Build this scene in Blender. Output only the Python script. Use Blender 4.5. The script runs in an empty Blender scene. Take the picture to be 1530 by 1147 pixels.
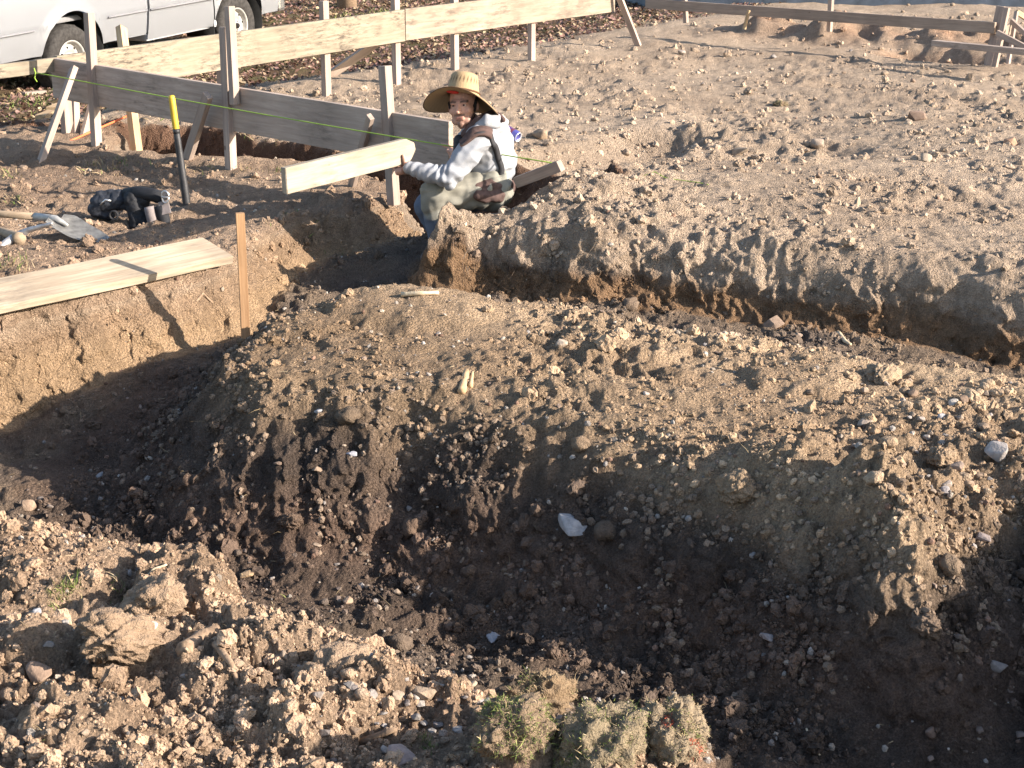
import bpy, bmesh, math, random
import numpy as np
import time
T0 = time.time()
def lap(s): print('LAP', s, round(time.time() - T0, 1))
from mathutils import Vector, Matrix, Quaternion
from mathutils.bvhtree import BVHTree
from mathutils.geometry import interpolate_bezier

SC = bpy.context.scene
COL = SC.collection
rnd = random.Random(7)
rng = np.random.default_rng(11)

# ------------------------------------------------------------------ camera, sky, sun, exposure
CAM_H = 1.9
PITCH = math.radians(16.9)
FOC = 2550.0            # focal length in photograph pixels (1530 wide)
cam = bpy.data.cameras.new('camera')
cam.lens = 36 * FOC / 1530
cam.sensor_width = 36
cam.clip_start = 0.05
cam.clip_end = 2000
camo = bpy.data.objects.new('camera', cam)
camo.location = (0, 0, CAM_H)
camo.rotation_euler = (math.pi / 2 - PITCH, 0, 0)
COL.objects.link(camo)
SC.camera = camo

SUN_EL = math.radians(21.5)
SUN_XY = Vector((0.95, -0.31)).normalized()     # horizontal direction towards the sun
SUN_AZ = math.atan2(SUN_XY.x, SUN_XY.y)
w = bpy.data.worlds.new('World')
SC.world = w
w.use_nodes = True
nt = w.node_tree
nt.nodes.clear()
sky = nt.nodes.new('ShaderNodeTexSky')
sky.sky_type = 'NISHITA'
sky.sun_disc = False
sky.sun_elevation = SUN_EL
sky.sun_rotation = SUN_AZ
sky.air_density = 1.0
sky.dust_density = 1.2
bg = nt.nodes.new('ShaderNodeBackground')
bg.inputs['Strength'].default_value = 0.108
out = nt.nodes.new('ShaderNodeOutputWorld')
nt.links.new(sky.outputs[0], bg.inputs[0])
nt.links.new(bg.outputs[0], out.inputs[0])
sun = bpy.data.lights.new('sun', 'SUN')
sun.energy = 4.8
sun.angle = math.radians(0.5)
sun.color = (1.0, 0.885, 0.755)
suno = bpy.data.objects.new('sun', sun)
tosun = Vector((SUN_XY.x * math.cos(SUN_EL), SUN_XY.y * math.cos(SUN_EL), math.sin(SUN_EL)))
suno.rotation_euler = tosun.to_track_quat('Z', 'Y').to_euler()
suno.location = (6, -4, 8)
COL.objects.link(suno)
SC.view_settings.view_transform = 'Standard'
SC.view_settings.look = 'None'
SC.view_settings.gamma = 1
SC.view_settings.exposure = 1.5
SC.view_settings.use_curve_mapping = False

# ------------------------------------------------------------------ helpers
CP, SP = math.cos(PITCH), math.sin(PITCH)
def ray(px, py):
    a = (px - 765) / FOC
    b = -(py - 573.5) / FOC
    return Vector((a, CP + b * SP, -SP + b * CP))
def at(px, py, z=0.0):
    """point of the place seen at a photograph pixel, on the level z"""
    d = ray(px, py)
    t = (z - CAM_H) / d.z
    return Vector((0, 0, CAM_H)) + d * t
def atd(px, py, Y):
    """point of the place seen at a photograph pixel, Y metres out"""
    d = ray(px, py)
    return Vector((0, 0, CAM_H)) + d * (Y / d.y)

def tag(o, label=None, cat=None, group=None, kind=None):
    if label: o['label'] = label
    if cat: o['category'] = cat
    if group: o['group'] = group
    if kind: o['kind'] = kind
    return o
def empty(name, loc=(0, 0, 0), rot=None):
    o = bpy.data.objects.new(name, None)
    o.empty_display_size = 0.1
    o.location = loc
    if rot: o.rotation_euler = rot
    COL.objects.link(o)
    return o
def link(name, me, mat=None, parent=None, M=None):
    """mesh object; M is its world matrix"""
    o = bpy.data.objects.new(name, me)
    COL.objects.link(o)
    if mat is not None:
        if len(me.materials) == 0: me.materials.append(mat)
    M = M if M is not None else Matrix.Identity(4)
    if parent is not None:
        o.parent = parent
        P = parent.matrix_world if parent.get('_mw') is None else parent.matrix_world
        o.matrix_parent_inverse = Matrix.Identity(4)
        o.matrix_basis = world_of(parent).inverted() @ M
    else:
        o.matrix_basis = M
    return o
def world_of(o):
    M = o.matrix_basis.copy()
    if o.type == 'EMPTY' or True:
        M = Matrix.LocRotScale(o.location, o.rotation_euler.to_quaternion() if o.rotation_mode != 'QUATERNION' else o.rotation_quaternion, o.scale)
    if o.parent: return world_of(o.parent) @ M
    return M
def smooth(me, on=True):
    me.polygons.foreach_set('use_smooth', [on] * len(me.polygons))
    me.update()
    return me
def mesh_py(name, v, f):
    me = bpy.data.meshes.new(name)
    me.from_pydata([tuple(p) for p in v], [], f)
    me.update()
    return me
def frame(x, z=None, y=None):
    """rotation with X along x and Z as near as possible to z"""
    x = Vector(x).normalized()
    z = Vector(z if z is not None else (0, 0, 1))
    z = (z - x * z.dot(x)).normalized()
    y = z.cross(x)
    return Matrix((x, y, z)).transposed().to_4x4()

# ------------------------------------------------------------------ noise (numpy)
PERM = rng.permutation(512)
GR = rng.uniform(0, 2 * np.pi, 512)
GX, GY = np.cos(GR), np.sin(GR)
RA, RB, RC, RD = (rng.random(512) for _ in range(4))
def hsh(i, j, k=0):
    return PERM[(PERM[(PERM[(i + 7 * k) & 511] + j) & 511] + k) & 511]
def perlin(x, y, k=0):
    xi = np.floor(x).astype(np.int64); yi = np.floor(y).astype(np.int64)
    xf = x - xi; yf = y - yi
    u = xf * xf * xf * (xf * (xf * 6 - 15) + 10)
    v = yf * yf * yf * (yf * (yf * 6 - 15) + 10)
    def g(a, b):
        h = hsh(xi + a, yi + b, k)
        return GX[h] * (xf - a) + GY[h] * (yf - b)
    n0 = g(0, 0) * (1 - u) + g(1, 0) * u
    n1 = g(0, 1) * (1 - u) + g(1, 1) * u
    return (n0 * (1 - v) + n1 * v) * 1.5
def domes(x, y, cell, k, prob):
    """rounded lumps scattered one to a cell: height 0..1 of lump radius"""
    xs, ys = x / cell, y / cell
    xi = np.floor(xs).astype(np.int64); yi = np.floor(ys).astype(np.int64)
    best = np.zeros_like(xs)
    for a in (-1, 0, 1):
        for b in (-1, 0, 1):
            h = hsh(xi + a, yi + b, k)
            cx = xi + a + RA[h]; cy = yi + b + RB[h]
            R = 0.25 + 0.42 * RC[h]
            el = 0.65 + 0.7 * RD[(h + 91) & 511]
            an = GX[h], GY[h]
            dx, dy = xs - cx, ys - cy
            p = dx * an[0] + dy * an[1]; q = -dx * an[1] + dy * an[0]
            d2 = (p * p * el + q * q / el) / (R * R)
            v = np.sqrt(np.maximum(0, 1 - d2)) * R * (RD[h] < prob)
            best = np.maximum(best, v)
    return best
def sstep(a, b, x):
    t = np.clip((x - a) / (b - a), 0, 1)
    return t * t * (3 - 2 * t)

# ------------------------------------------------------------------ the lie of the land
def P2(l): return [(p[0], p[1]) for p in l]
def pz(px, py, z=0.0):
    p = at(px, py, z); return (p.x, p.y)
LAND_L = [(-9, 1.5), (-4.6, 5.2), (-3.3, 6.4), pz(0, 466), pz(120, 442), pz(245, 418), pz(335, 398), pz(400, 348), pz(480, 325), pz(542, 318),
          (-0.70, 9.9), (-0.62, 10.2), (-0.85, 10.6), pz(470, 255), pz(380, 249), pz(300, 245), pz(180, 236), (-2.9, 12.3), (-2.85, 13.2),
          (-200, 60), (-200, -20)]
LAND_P = [(30, -8), (4.6, 6.3), (3.4, 6.95), pz(1530, 436, .08), pz(1400, 408, .1), pz(1200, 383, .12), pz(1000, 354, .15), pz(850, 336, .18), pz(720, 318, .2), pz(640, 352, .08),
          (-0.34, 9.02), (0.02, 9.10), (0.3, 9.32), (0.55, 9.7), (0.5, 10.2), (0.1, 10.65), (-.56, 11.2), (-1.24, 11.8), (-1.8, 12.37), (-2.5, 13.05), (-3.1, 12.9), (-60, 16), (-200, 300), (300, 300), (300, -8)]
LAND_M = [pz(440, 443), pz(475, 432), pz(560, 408), pz(700, 426), pz(850, 441), pz(1000, 465), pz(1160, 490), pz(1300, 514), pz(1530, 538), (3.4, 5.6), (8, 2.5),
          (6, -1), (2.7, 2.0), (2.05, 3.2), (1.85, 4.0), (1.75, 4.6), pz(1530, 745), pz(1475, 762), pz(1430, 800), pz(1375, 815), pz(1250, 785), pz(1120, 745), pz(1000, 715), pz(800, 655), pz(600, 622), pz(490, 622), pz(370, 612), pz(285, 580), pz(255, 552), pz(290, 515), pz(350, 480)]  # points past the right edge form an unseen spur added to shade the gully
LAND_F = [(-9, 3.5), pz(-400, 745), pz(-150, 760), pz(0, 775), pz(150, 795), pz(260, 808), pz(340, 855), pz(420, 897), pz(560, 965), pz(700, 1015), pz(900, 1066), pz(1040, 1095), pz(1085, 1165),
          (0.55, 2.7), (1.2, 1.6), (1.6, -2), (3, -30), (-60, -30), (-60, 3)]
FLOORS = np.array([(-.4, 9.3, -.14), (.5, 8.0, -.17), (1.3, 7.5, -.21), (2.4, 7.0, -.26), (-1.4, 7.9, -.31), (-1.0, 8.8, -.24), (-2.2, 6.8, -.43), (-1.2, 6.1, -.50), (.2, 5.2, -.52), (1.2, 4.5, -.56), (2.2, 4.0, -.5),
                   (-1.5, 11.7, -.48), (-2.5, 12.5, -.45), (-.6, 10.7, -.4), (.2, 10.8, -.24)])
TOPS = np.array([(.27, 9.15, .31), (-.2, 8.9, .16), (.05, 8.55, .20), (.3, 8.45, .19), (1.0, 8.2, .16), (1.9, 7.8, .12), (2.7, 7.4, .09), (1.0, 9.5, .18), (.6, 10.8, .10), (0, 12.6, .03), (3, 10, .06), (-2, 13, 0),
                 (5, 15, 0), (0, 16, 0), (2, 14, .02), (6, 9, .05), (-3, 12.4, 0), (4, 18, 0), (0, 25, 0), (9, 25, 0)])
def idw(x, y, T, pw=3.0):
    num = np.zeros_like(x); den = np.zeros_like(x)
    for (a, b, c) in T:
        wgt = ((x - a) ** 2 + (y - b) ** 2 + 0.02) ** (-pw / 2)
        num += wgt * c; den += wgt
    return num / den
def sdf(x, y, poly):
    """signed distance, positive inside"""
    d2 = np.full(x.shape, 1e18); ins = np.zeros(x.shape, bool)
    n = len(poly)
    for i in range(n):
        ax, ay = poly[i]; bx, by = poly[(i + 1) % n]
        ex, ey = bx - ax, by - ay
        wx, wy = x - ax, y - ay
        t = np.clip((wx * ex + wy * ey) / (ex * ex + ey * ey), 0, 1)
        dx, dy = wx - ex * t, wy - ey * t
        d2 = np.minimum(d2, dx * dx + dy * dy)
        c = ((ay > y) != (by > y))
        with np.errstate(divide='ignore', invalid='ignore'):
            xx = ex * (y - ay) / (ey if ey != 0 else 1e-12) + ax
        ins ^= c & (x < xx)
    d = np.sqrt(d2)
    return np.where(ins, d, -d)
def segd(x, y, a, b):
    ex, ey = b[0] - a[0], b[1] - a[1]
    t = np.clip(((x - a[0]) * ex + (y - a[1]) * ey) / (ex * ex + ey * ey), 0, 1)
    return np.hypot(x - a[0] - ex * t, y - a[1] - ey * t)

CORNER = at(78, 86, .6)
FARDIR = Vector((.547, .837, 0)).normalized()
FARN = Vector((-FARDIR.y, FARDIR.x, 0))
# lumps (centre, radius, height): sods and clods big enough to shape the ground
LUMPS = []
def zones(x, y):
    e = 0.07 * perlin(x * 1.3, y * 1.3, 1) + 0.045 * perlin(x * 3.7, y * 3.7, 2)
    e2 = 0.02 * perlin(x * 9, y * 9, 3)
    sL = sdf(x, y, LAND_L) + e * .7 + e2
    sP = sdf(x, y, LAND_P) + e * .7 + e2
    sM = sdf(x, y, LAND_M) + e * .55 + e2 * 1.4
    sF = sdf(x, y, LAND_F) + e + e2 * 1.4
    return sL, sP, sM, sF
def base_z(x, y, Z=None):
    sL, sP, sM, sF = Z if Z is not None else zones(x, y)
    fl = idw(x, y, FLOORS)
    ptop = idw(x, y, TOPS) * sstep(-30, -5, -np.hypot(x, y - 9))
    u = (x - CORNER.x) * FARN.x + (y - CORNER.y) * FARN.y
    fall = (-.44 + .052 * (np.clip(y, 16, 25) - 20)) * sstep(.5, 4.2, u)
    ptop = ptop * (1 - sstep(.2, 1.5, u)) + fall
    ltop = 0.02 + fall + .05 * np.exp(-(segd(x, y, pz(180, 240), pz(560, 262)) / .28) ** 2)
    def prof(s, wdt, r, top, pw=1.0):
        t = sstep(0, 1, (s + wdt) / (wdt + r)) if pw == 1.0 else np.clip((s + wdt) / (wdt + r), 0, 1) ** pw
        return fl + (top - fl) * t
    ptop = ptop - .10 * sstep(.30, -.02, sP) * sstep(9.3, 8.9, y) * sstep(-.35, .0, x)
    z = np.maximum.reduce([prof(sL, .17, .06, ltop), prof(sP, .11, .10, ptop), prof(sM, .38 + .16 * sstep(.5, 1.4, x), .34, .015 + .22 * np.exp(-(segd(x, y, (2.35, 4.5), (2.75, 3.0)) / .45) ** 2)), prof(sF, .22, .12, 0 * x + .05)])  # mound spur out of view on the right, raised to shade the gully
    # far spoil heap, little pit in front of the far right board
    z = z + .27 * np.exp(-(segd(x, y, (3.0, 20.2), (6.5, 17.6)) / .42) ** 2) * (.75 + .8 * perlin(x * 1.6, y * 1.6, 5) + .35 * perlin(x * 4.5, y * 4.5, 6))
    z = z - .20 * np.exp(-(segd(x, y, (.45, 11.0), (1.05, 12.2)) / .36) ** 4) - .12 * np.exp(-(segd(x, y, (1.3, 11.2), (2.1, 11.6)) / .3) ** 2)
    z = z - .22 * np.exp(-(segd(x, y, (4.2, 18.2), (4.75, 17.6)) / .22) ** 2)
    return z
def detail(x, y, Z, z0):
    sL, sP, sM, sF = Z
    r = np.hypot(x, y)
    step = .0016 * r + .001 + .006 * sstep(13, 30, r) * r * .3
    onM = sstep(-.1, .15, sM); onF = sstep(-.15, .1, sF)
    inside = np.maximum.reduce([sL, sP, sM, sF])
    wall = sstep(.12, -.02, inside) * sstep(-.5, -.05, inside)
    floor = sstep(-.05, -.3, inside)
    rough = .88 + .38 * onF + .14 * onM - .25 * wall + .1 * floor
    patch = .45 + .95 * sstep(-.35, .5, perlin(x * .9 + 3, y * .9, 12) + .5 * perlin(x * 2.7, y * 2.7, 13))
    rough = rough * patch
    far = sstep(26, 15, r) * .7 + .3
    d = .045 * perlin(x * .7, y * .7, 20) * sstep(60, 12, r)
    d += rough * .024 * perlin(x * 2.2, y * 2.2, 21)
    far2 = 1 + .12 * sstep(9.5, 14, r) * sstep(60, 25, r)
    for lam, amp, k in ((.28, .020, 22), (.12, .016, 23), (.055, .0165, 24), (.026, .0125, 25), (.013, .007, 26)):
        ok = np.clip(lam / (3 * step) - .4, 0, 1)
        n = perlin(x / lam, y / lam, k)
        n = n - .7 * np.abs(perlin(x / lam + 31, y / lam + 17, k + 3))      # creased, crumbly
        d += rough * amp * ok * n * far2
    for cell, k, pr, g in ((.30, 41, .16, .26), (.13, 42, .22, .32), (.06, 43, .34, .38), (.028, 44, .45, .40)):
        ok = np.clip(cell / (3.5 * step) - .4, 0, 1)
        if cell > .2: ok = ok * (onF * 1.0 + .25)
        xx = x + .25 * cell * perlin(x / cell * 1.9, y / cell * 1.9, k + 20)
        yy = y + .25 * cell * perlin(x / cell * 1.9 + 9, y / cell * 1.9, k + 21)
        d += domes(xx, yy, cell, k, pr) * cell * g * ok * far2 * np.clip(rough * .8, 0, 1.0)
    # furrows scraped across the mound by the digger bucket
    q = x * .25 + y * .97 + .06 * perlin(x * 1.5, y * 1.5, 61)
    d += onM * .014 * np.sin(q * 17) * sstep(-.2, .4, perlin(x * 1.1, y * 1.6, 62)) * (1 - wall)
    for (cx, cy, R, h) in LUMPS:
        dd = np.hypot(x - cx, y - cy) / R + .18 * perlin(x * 2.2 / R, y * 2.2 / R, 71)
        d += h * np.sqrt(np.clip(1 - dd * dd, 0, 1))
    return d
def ground_z(x, y):
    x = np.asarray(x, float); y = np.asarray(y, float)
    Z = zones(x, y)
    z0 = base_z(x, y, Z)
    return z0 + detail(x, y, Z, z0)
def gz(x, y): return float(ground_z(np.array([x]), np.array([y]))[0])
def ground_col(x, y, Z, z):
    sL, sP, sM, sF = Z
    n1 = perlin(x * .8, y * .8, 80); n2 = perlin(x * 3.1, y * 3.1, 81); n3 = perlin(x * 9, y * 9, 82)
    def C(*c): return np.array(c)[None, :]
    def mix(a, b, t): return a * (1 - t[:, None]) + b * t[:, None]
    one = np.ones_like(x)
    pad = mix(C(.37, .302, .232) * one[:, None], C(.44, .365, .283), np.clip(.5 + n1, 0, 1))
    mound = mix(C(.345, .262, .18) * one[:, None], C(.44, .345, .24), np.clip(.5 + n1 + .5 * n2, 0, 1))
    # darker freshly turned loam at the mound's nose
    nose = sstep(.7, -.8, x + .25 * n2 - .45 * (6.9 - y)) * sstep(7.9, 6.9, y + .3 * n1) * np.clip(.65 + .6 * n2, 0, 1)
    mound = mix(mound, C(.155, .112, .072), nose * .75)
    left = mix(C(.295, .222, .163) * one[:, None], C(.365, .283, .21), np.clip(.5 + n1 + .4 * n2, 0, 1))
    fore = mix(C(.305, .222, .155) * one[:, None], C(.395, .302, .218), np.clip(.5 + n1 + .7 * n2, 0, 1))
    darkc = mix(C(.090, .073, .061) * one[:, None], C(.138, .106, .084), np.clip(.5 + 1.2 * n2, 0, 1))
    darkc = mix(darkc, C(.160, .114, .088), np.clip(sstep(-.22, -.36, z + .05 * n2) * sstep(-.52, -.40, z), 0, 1) * .7)
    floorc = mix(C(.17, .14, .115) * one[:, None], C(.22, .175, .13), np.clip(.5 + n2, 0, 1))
    c = np.where((sL > -.0)[:, None], left, pad)
    c = mix(c, mound, sstep(-.12, .05, sM)); c = mix(c, fore, sstep(-.12, .02, sF))
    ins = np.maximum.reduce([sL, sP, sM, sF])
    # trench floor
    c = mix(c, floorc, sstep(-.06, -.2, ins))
    # darker brown over the mound's near face and the near trench floor
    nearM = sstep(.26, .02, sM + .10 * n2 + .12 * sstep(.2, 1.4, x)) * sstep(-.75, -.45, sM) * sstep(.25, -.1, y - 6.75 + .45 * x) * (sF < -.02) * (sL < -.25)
    c = mix(c, darkc, np.clip(nearM, 0, 1))
    # cut wall of the left bank: ochre subsoil low down
    wl = sstep(.03, -.04, sL) * sstep(-.24, -.16, sL) * (sM < -.3) * (y < 10)
    c = mix(c, mix(C(.34, .25, .17) * one[:, None], C(.41, .30, .19), sstep(-.1, -.24, z)), wl)
    # wall of the house pad: grey crust, dark root line, brown subsoil
    wp = sstep(.02, -.03, sP) * sstep(-.2, -.12, sP) * (y < 9.6)
    wc = mix(C(.24, .195, .155) * one[:, None], C(.085, .060, .046), sstep(.10, .03, z + .03 * n3))
    wc = mix(wc, C(.23, .155, .095), sstep(-.02, -.09, z + .03 * n3))
    c = mix(c, wc, wp)
    wd = sstep(.17, .06, sP) * sstep(-.25, -.14, sP) * (y > 9.6)
    c = mix(c, C(.14, .085, .058), wd * .95)
    # leaf-strewn lawn beyond the boards
    u = (x - CORNER.x) * FARN.x + (y - CORNER.y) * FARN.y
    lawn = sstep(.9, 2.2, u + .6 * n1)
    c = mix(c, mix(C(.15, .105, .07) * one[:, None], C(.10, .10, .045), np.clip(.3 + n2, 0, 1)), lawn)
    # red clay spoil at the far right
    red = .55 * np.exp(-(segd(x, y, (3.0, 20.2), (6.5, 17.6)) / .5) ** 2) * (1 + n2) + np.exp(-(segd(x, y, (4.1, 18.2), (4.85, 17.5)) / .25) ** 2)
    c = mix(c, C(.33, .19, .115), np.clip(red, 0, 1) * .8)
    c = c * (1 + .16 * n3 + .10 * n2)[:, None]
    c = c * (.9 + .2 * RA[hsh(np.floor(x * 60).astype(np.int64), np.floor(y * 60).astype(np.int64), 3)])[:, None]
    c = c * np.array([[1.09, 1.02, .985]])
    return np.clip(c, .02, .7)

# ------------------------------------------------------------------ materials
MATS = {}
def mat_new(name):
    m = bpy.data.materials.new(name); m.use_nodes = True
    b = m.node_tree.nodes['Principled BSDF']
    MATS[name] = m
    return m, m.node_tree.nodes, m.node_tree.links, b
def set_spec(b, v):
    b.inputs['Specular IOR Level'].default_value = v
def simple(name, col, rough=.8, metal=0, spec=.3, var=.15, scale=30, bump=0, bscale=200):
    m, N, L, b = mat_new(name)
    b.inputs['Roughness'].default_value = rough; b.inputs['Metallic'].default_value = metal; set_spec(b, spec)
    tc = N.new('ShaderNodeTexCoord'); nz = N.new('ShaderNodeTexNoise'); nz.inputs['Scale'].default_value = scale; nz.inputs['Detail'].default_value = 5
    L.new(tc.outputs['Object'], nz.inputs['Vector'])
    mr = N.new('ShaderNodeMapRange'); mr.inputs[3].default_value = 1 - var * 1.5; mr.inputs[4].default_value = 1 + var
    mr.inputs[1].default_value = .25; mr.inputs[2].default_value = .75
    L.new(nz.outputs['Fac'], mr.inputs[0])
    mx = N.new('ShaderNodeMix'); mx.data_type = 'RGBA'; mx.blend_type = 'MULTIPLY'; mx.inputs[0].default_value = 1
    mx.inputs[6].default_value = (*col, 1); L.new(mr.outputs[0], mx.inputs[7]); L.new(mx.outputs[2], b.inputs['Base Color'])
    if bump:
        n2 = N.new('ShaderNodeTexNoise'); n2.inputs['Scale'].default_value = bscale; n2.inputs['Detail'].default_value = 6
        L.new(tc.outputs['Object'], n2.inputs['Vector'])
        bp = N.new('ShaderNodeBump'); bp.inputs['Strength'].default_value = bump; bp.inputs['Distance'].default_value = .004
        L.new(n2.outputs['Fac'], bp.inputs['Height']); L.new(bp.outputs[0], b.inputs['Normal'])
    return m
def soil_mat():
    m, N, L, b = mat_new('soil')
    b.inputs['Roughness'].default_value = 1; set_spec(b, .12)
    a = N.new('ShaderNodeAttribute'); a.attribute_name = 'Col'
    g = N.new('ShaderNodeNewGeometry')
    n1 = N.new('ShaderNodeTexNoise'); n1.inputs['Scale'].default_value = 26; n1.inputs['Detail'].default_value = 8; n1.inputs['Roughness'].default_value = .7
    n2 = N.new('ShaderNodeTexNoise'); n2.inputs['Scale'].default_value = 150; n2.inputs['Detail'].default_value = 6; n2.inputs['Roughness'].default_value = .75
    vo = N.new('ShaderNodeTexVoronoi'); vo.inputs['Scale'].default_value = 85
    for n in (n1, n2, vo): L.new(g.outputs['Position'], n.inputs['Vector'])
    mr = N.new('ShaderNodeMapRange'); mr.inputs[1].default_value = .3; mr.inputs[2].default_value = .7; mr.inputs[3].default_value = .74; mr.inputs[4].default_value = 1.28
    L.new(n1.outputs['Fac'], mr.inputs[0])
    mx = N.new('ShaderNodeMix'); mx.data_type = 'RGBA'; mx.blend_type = 'MULTIPLY'; mx.inputs[0].default_value = 1
    L.new(a.outputs['Color'], mx.inputs[6]); L.new(mr.outputs[0], mx.inputs[7])
    mr3 = N.new('ShaderNodeMapRange'); mr3.inputs[1].default_value = .32; mr3.inputs[2].default_value = .62; mr3.inputs[3].default_value = .46; mr3.inputs[4].default_value = 1.26
    L.new(n2.outputs['Fac'], mr3.inputs[0])
    mx3 = N.new('ShaderNodeMix'); mx3.data_type = 'RGBA'; mx3.blend_type = 'MULTIPLY'; mx3.inputs[0].default_value = 1
    L.new(mx.outputs[2], mx3.inputs[6]); L.new(mr3.outputs[0], mx3.inputs[7]); mx = mx3
    # pale grit
    mr2 = N.new('ShaderNodeMapRange'); mr2.inputs[1].default_value = .60; mr2.inputs[2].default_value = .72
    L.new(n2.outputs['Fac'], mr2.inputs[0])
    mu = N.new('ShaderNodeMath'); mu.operation = 'MULTIPLY'; mu.inputs[1].default_value = .28; L.new(mr2.outputs[0], mu.inputs[0])
    mx2 = N.new('ShaderNodeMix'); mx2.data_type = 'RGBA'; mx2.inputs[7].default_value = (.46, .39, .31, 1)
    L.new(mu.outputs[0], mx2.inputs[0]); L.new(mx.outputs[2], mx2.inputs[6]); L.new(mx2.outputs[2], b.inputs['Base Color'])
    ad = N.new('ShaderNodeMath'); ad.operation = 'MULTIPLY_ADD'; ad.inputs[1].default_value = -.7
    L.new(vo.outputs['Distance'], ad.inputs[0]); L.new(n2.outputs['Fac'], ad.inputs[2])
    bp = N.new('ShaderNodeBump'); bp.inputs['Strength'].default_value = 1; bp.inputs['Distance'].default_value = .032
    L.new(ad.outputs[0], bp.inputs['Height']); L.new(bp.outputs[0], b.inputs['Normal'])
    return m
def crumb_mat():
    m, N, L, b = mat_new('crumb')
    b.inputs['Roughness'].default_value = 1; set_spec(b, .12)
    a = N.new('ShaderNodeAttribute'); a.attribute_type = 'INSTANCER'; a.attribute_name = 'col'
    g = N.new('ShaderNodeNewGeometry')
    n2 = N.new('ShaderNodeTexNoise'); n2.inputs['Scale'].default_value = 190; n2.inputs['Detail'].default_value = 5
    L.new(g.outputs['Position'], n2.inputs['Vector'])
    mr = N.new('ShaderNodeMapRange'); mr.inputs[1].default_value = .3; mr.inputs[2].default_value = .7; mr.inputs[3].default_value = .7; mr.inputs[4].default_value = 1.25
    L.new(n2.outputs['Fac'], mr.inputs[0])
    mx = N.new('ShaderNodeMix'); mx.data_type = 'RGBA'; mx.blend_type = 'MULTIPLY'; mx.inputs[0].default_value = 1
    L.new(a.outputs['Color'], mx.inputs[6]); L.new(mr.outputs[0], mx.inputs[7]); L.new(mx.outputs[2], b.inputs['Base Color'])
    bp = N.new('ShaderNodeBump'); bp.inputs['Strength'].default_value = .7; bp.inputs['Distance'].default_value = .008
    L.new(n2.outputs['Fac'], bp.inputs['Height']); L.new(bp.outputs[0], b.inputs['Normal'])
    return m
def objcol_mat(name, rough=.9, scale=60, var=.25, bump=.5, bscale=160, dist=.006):
    """takes the object's own colour"""
    m, N, L, b = mat_new(name)
    b.inputs['Roughness'].default_value = rough; set_spec(b, .2)
    oi = N.new('ShaderNodeObjectInfo'); g = N.new('ShaderNodeNewGeometry')
    n1 = N.new('ShaderNodeTexNoise'); n1.inputs['Scale'].default_value = scale; n1.inputs['Detail'].default_value = 7; n1.inputs['Roughness'].default_value = .65
    n2 = N.new('ShaderNodeTexNoise'); n2.inputs['Scale'].default_value = bscale; n2.inputs['Detail'].default_value = 5
    L.new(g.outputs['Position'], n1.inputs['Vector']); L.new(g.outputs['Position'], n2.inputs['Vector'])
    mr = N.new('ShaderNodeMapRange'); mr.inputs[1].default_value = .3; mr.inputs[2].default_value = .7; mr.inputs[3].default_value = 1 - var; mr.inputs[4].default_value = 1 + var
    L.new(n1.outputs['Fac'], mr.inputs[0])
    mx = N.new('ShaderNodeMix'); mx.data_type = 'RGBA'; mx.blend_type = 'MULTIPLY'; mx.inputs[0].default_value = 1
    L.new(oi.outputs['Color'], mx.inputs[6]); L.new(mr.outputs[0], mx.inputs[7]); L.new(mx.outputs[2], b.inputs['Base Color'])
    bp = N.new('ShaderNodeBump'); bp.inputs['Strength'].default_value = bump; bp.inputs['Distance'].default_value = dist
    L.new(n2.outputs['Fac'], bp.inputs['Height']); L.new(bp.outputs[0], b.inputs['Normal'])
    return m
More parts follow.
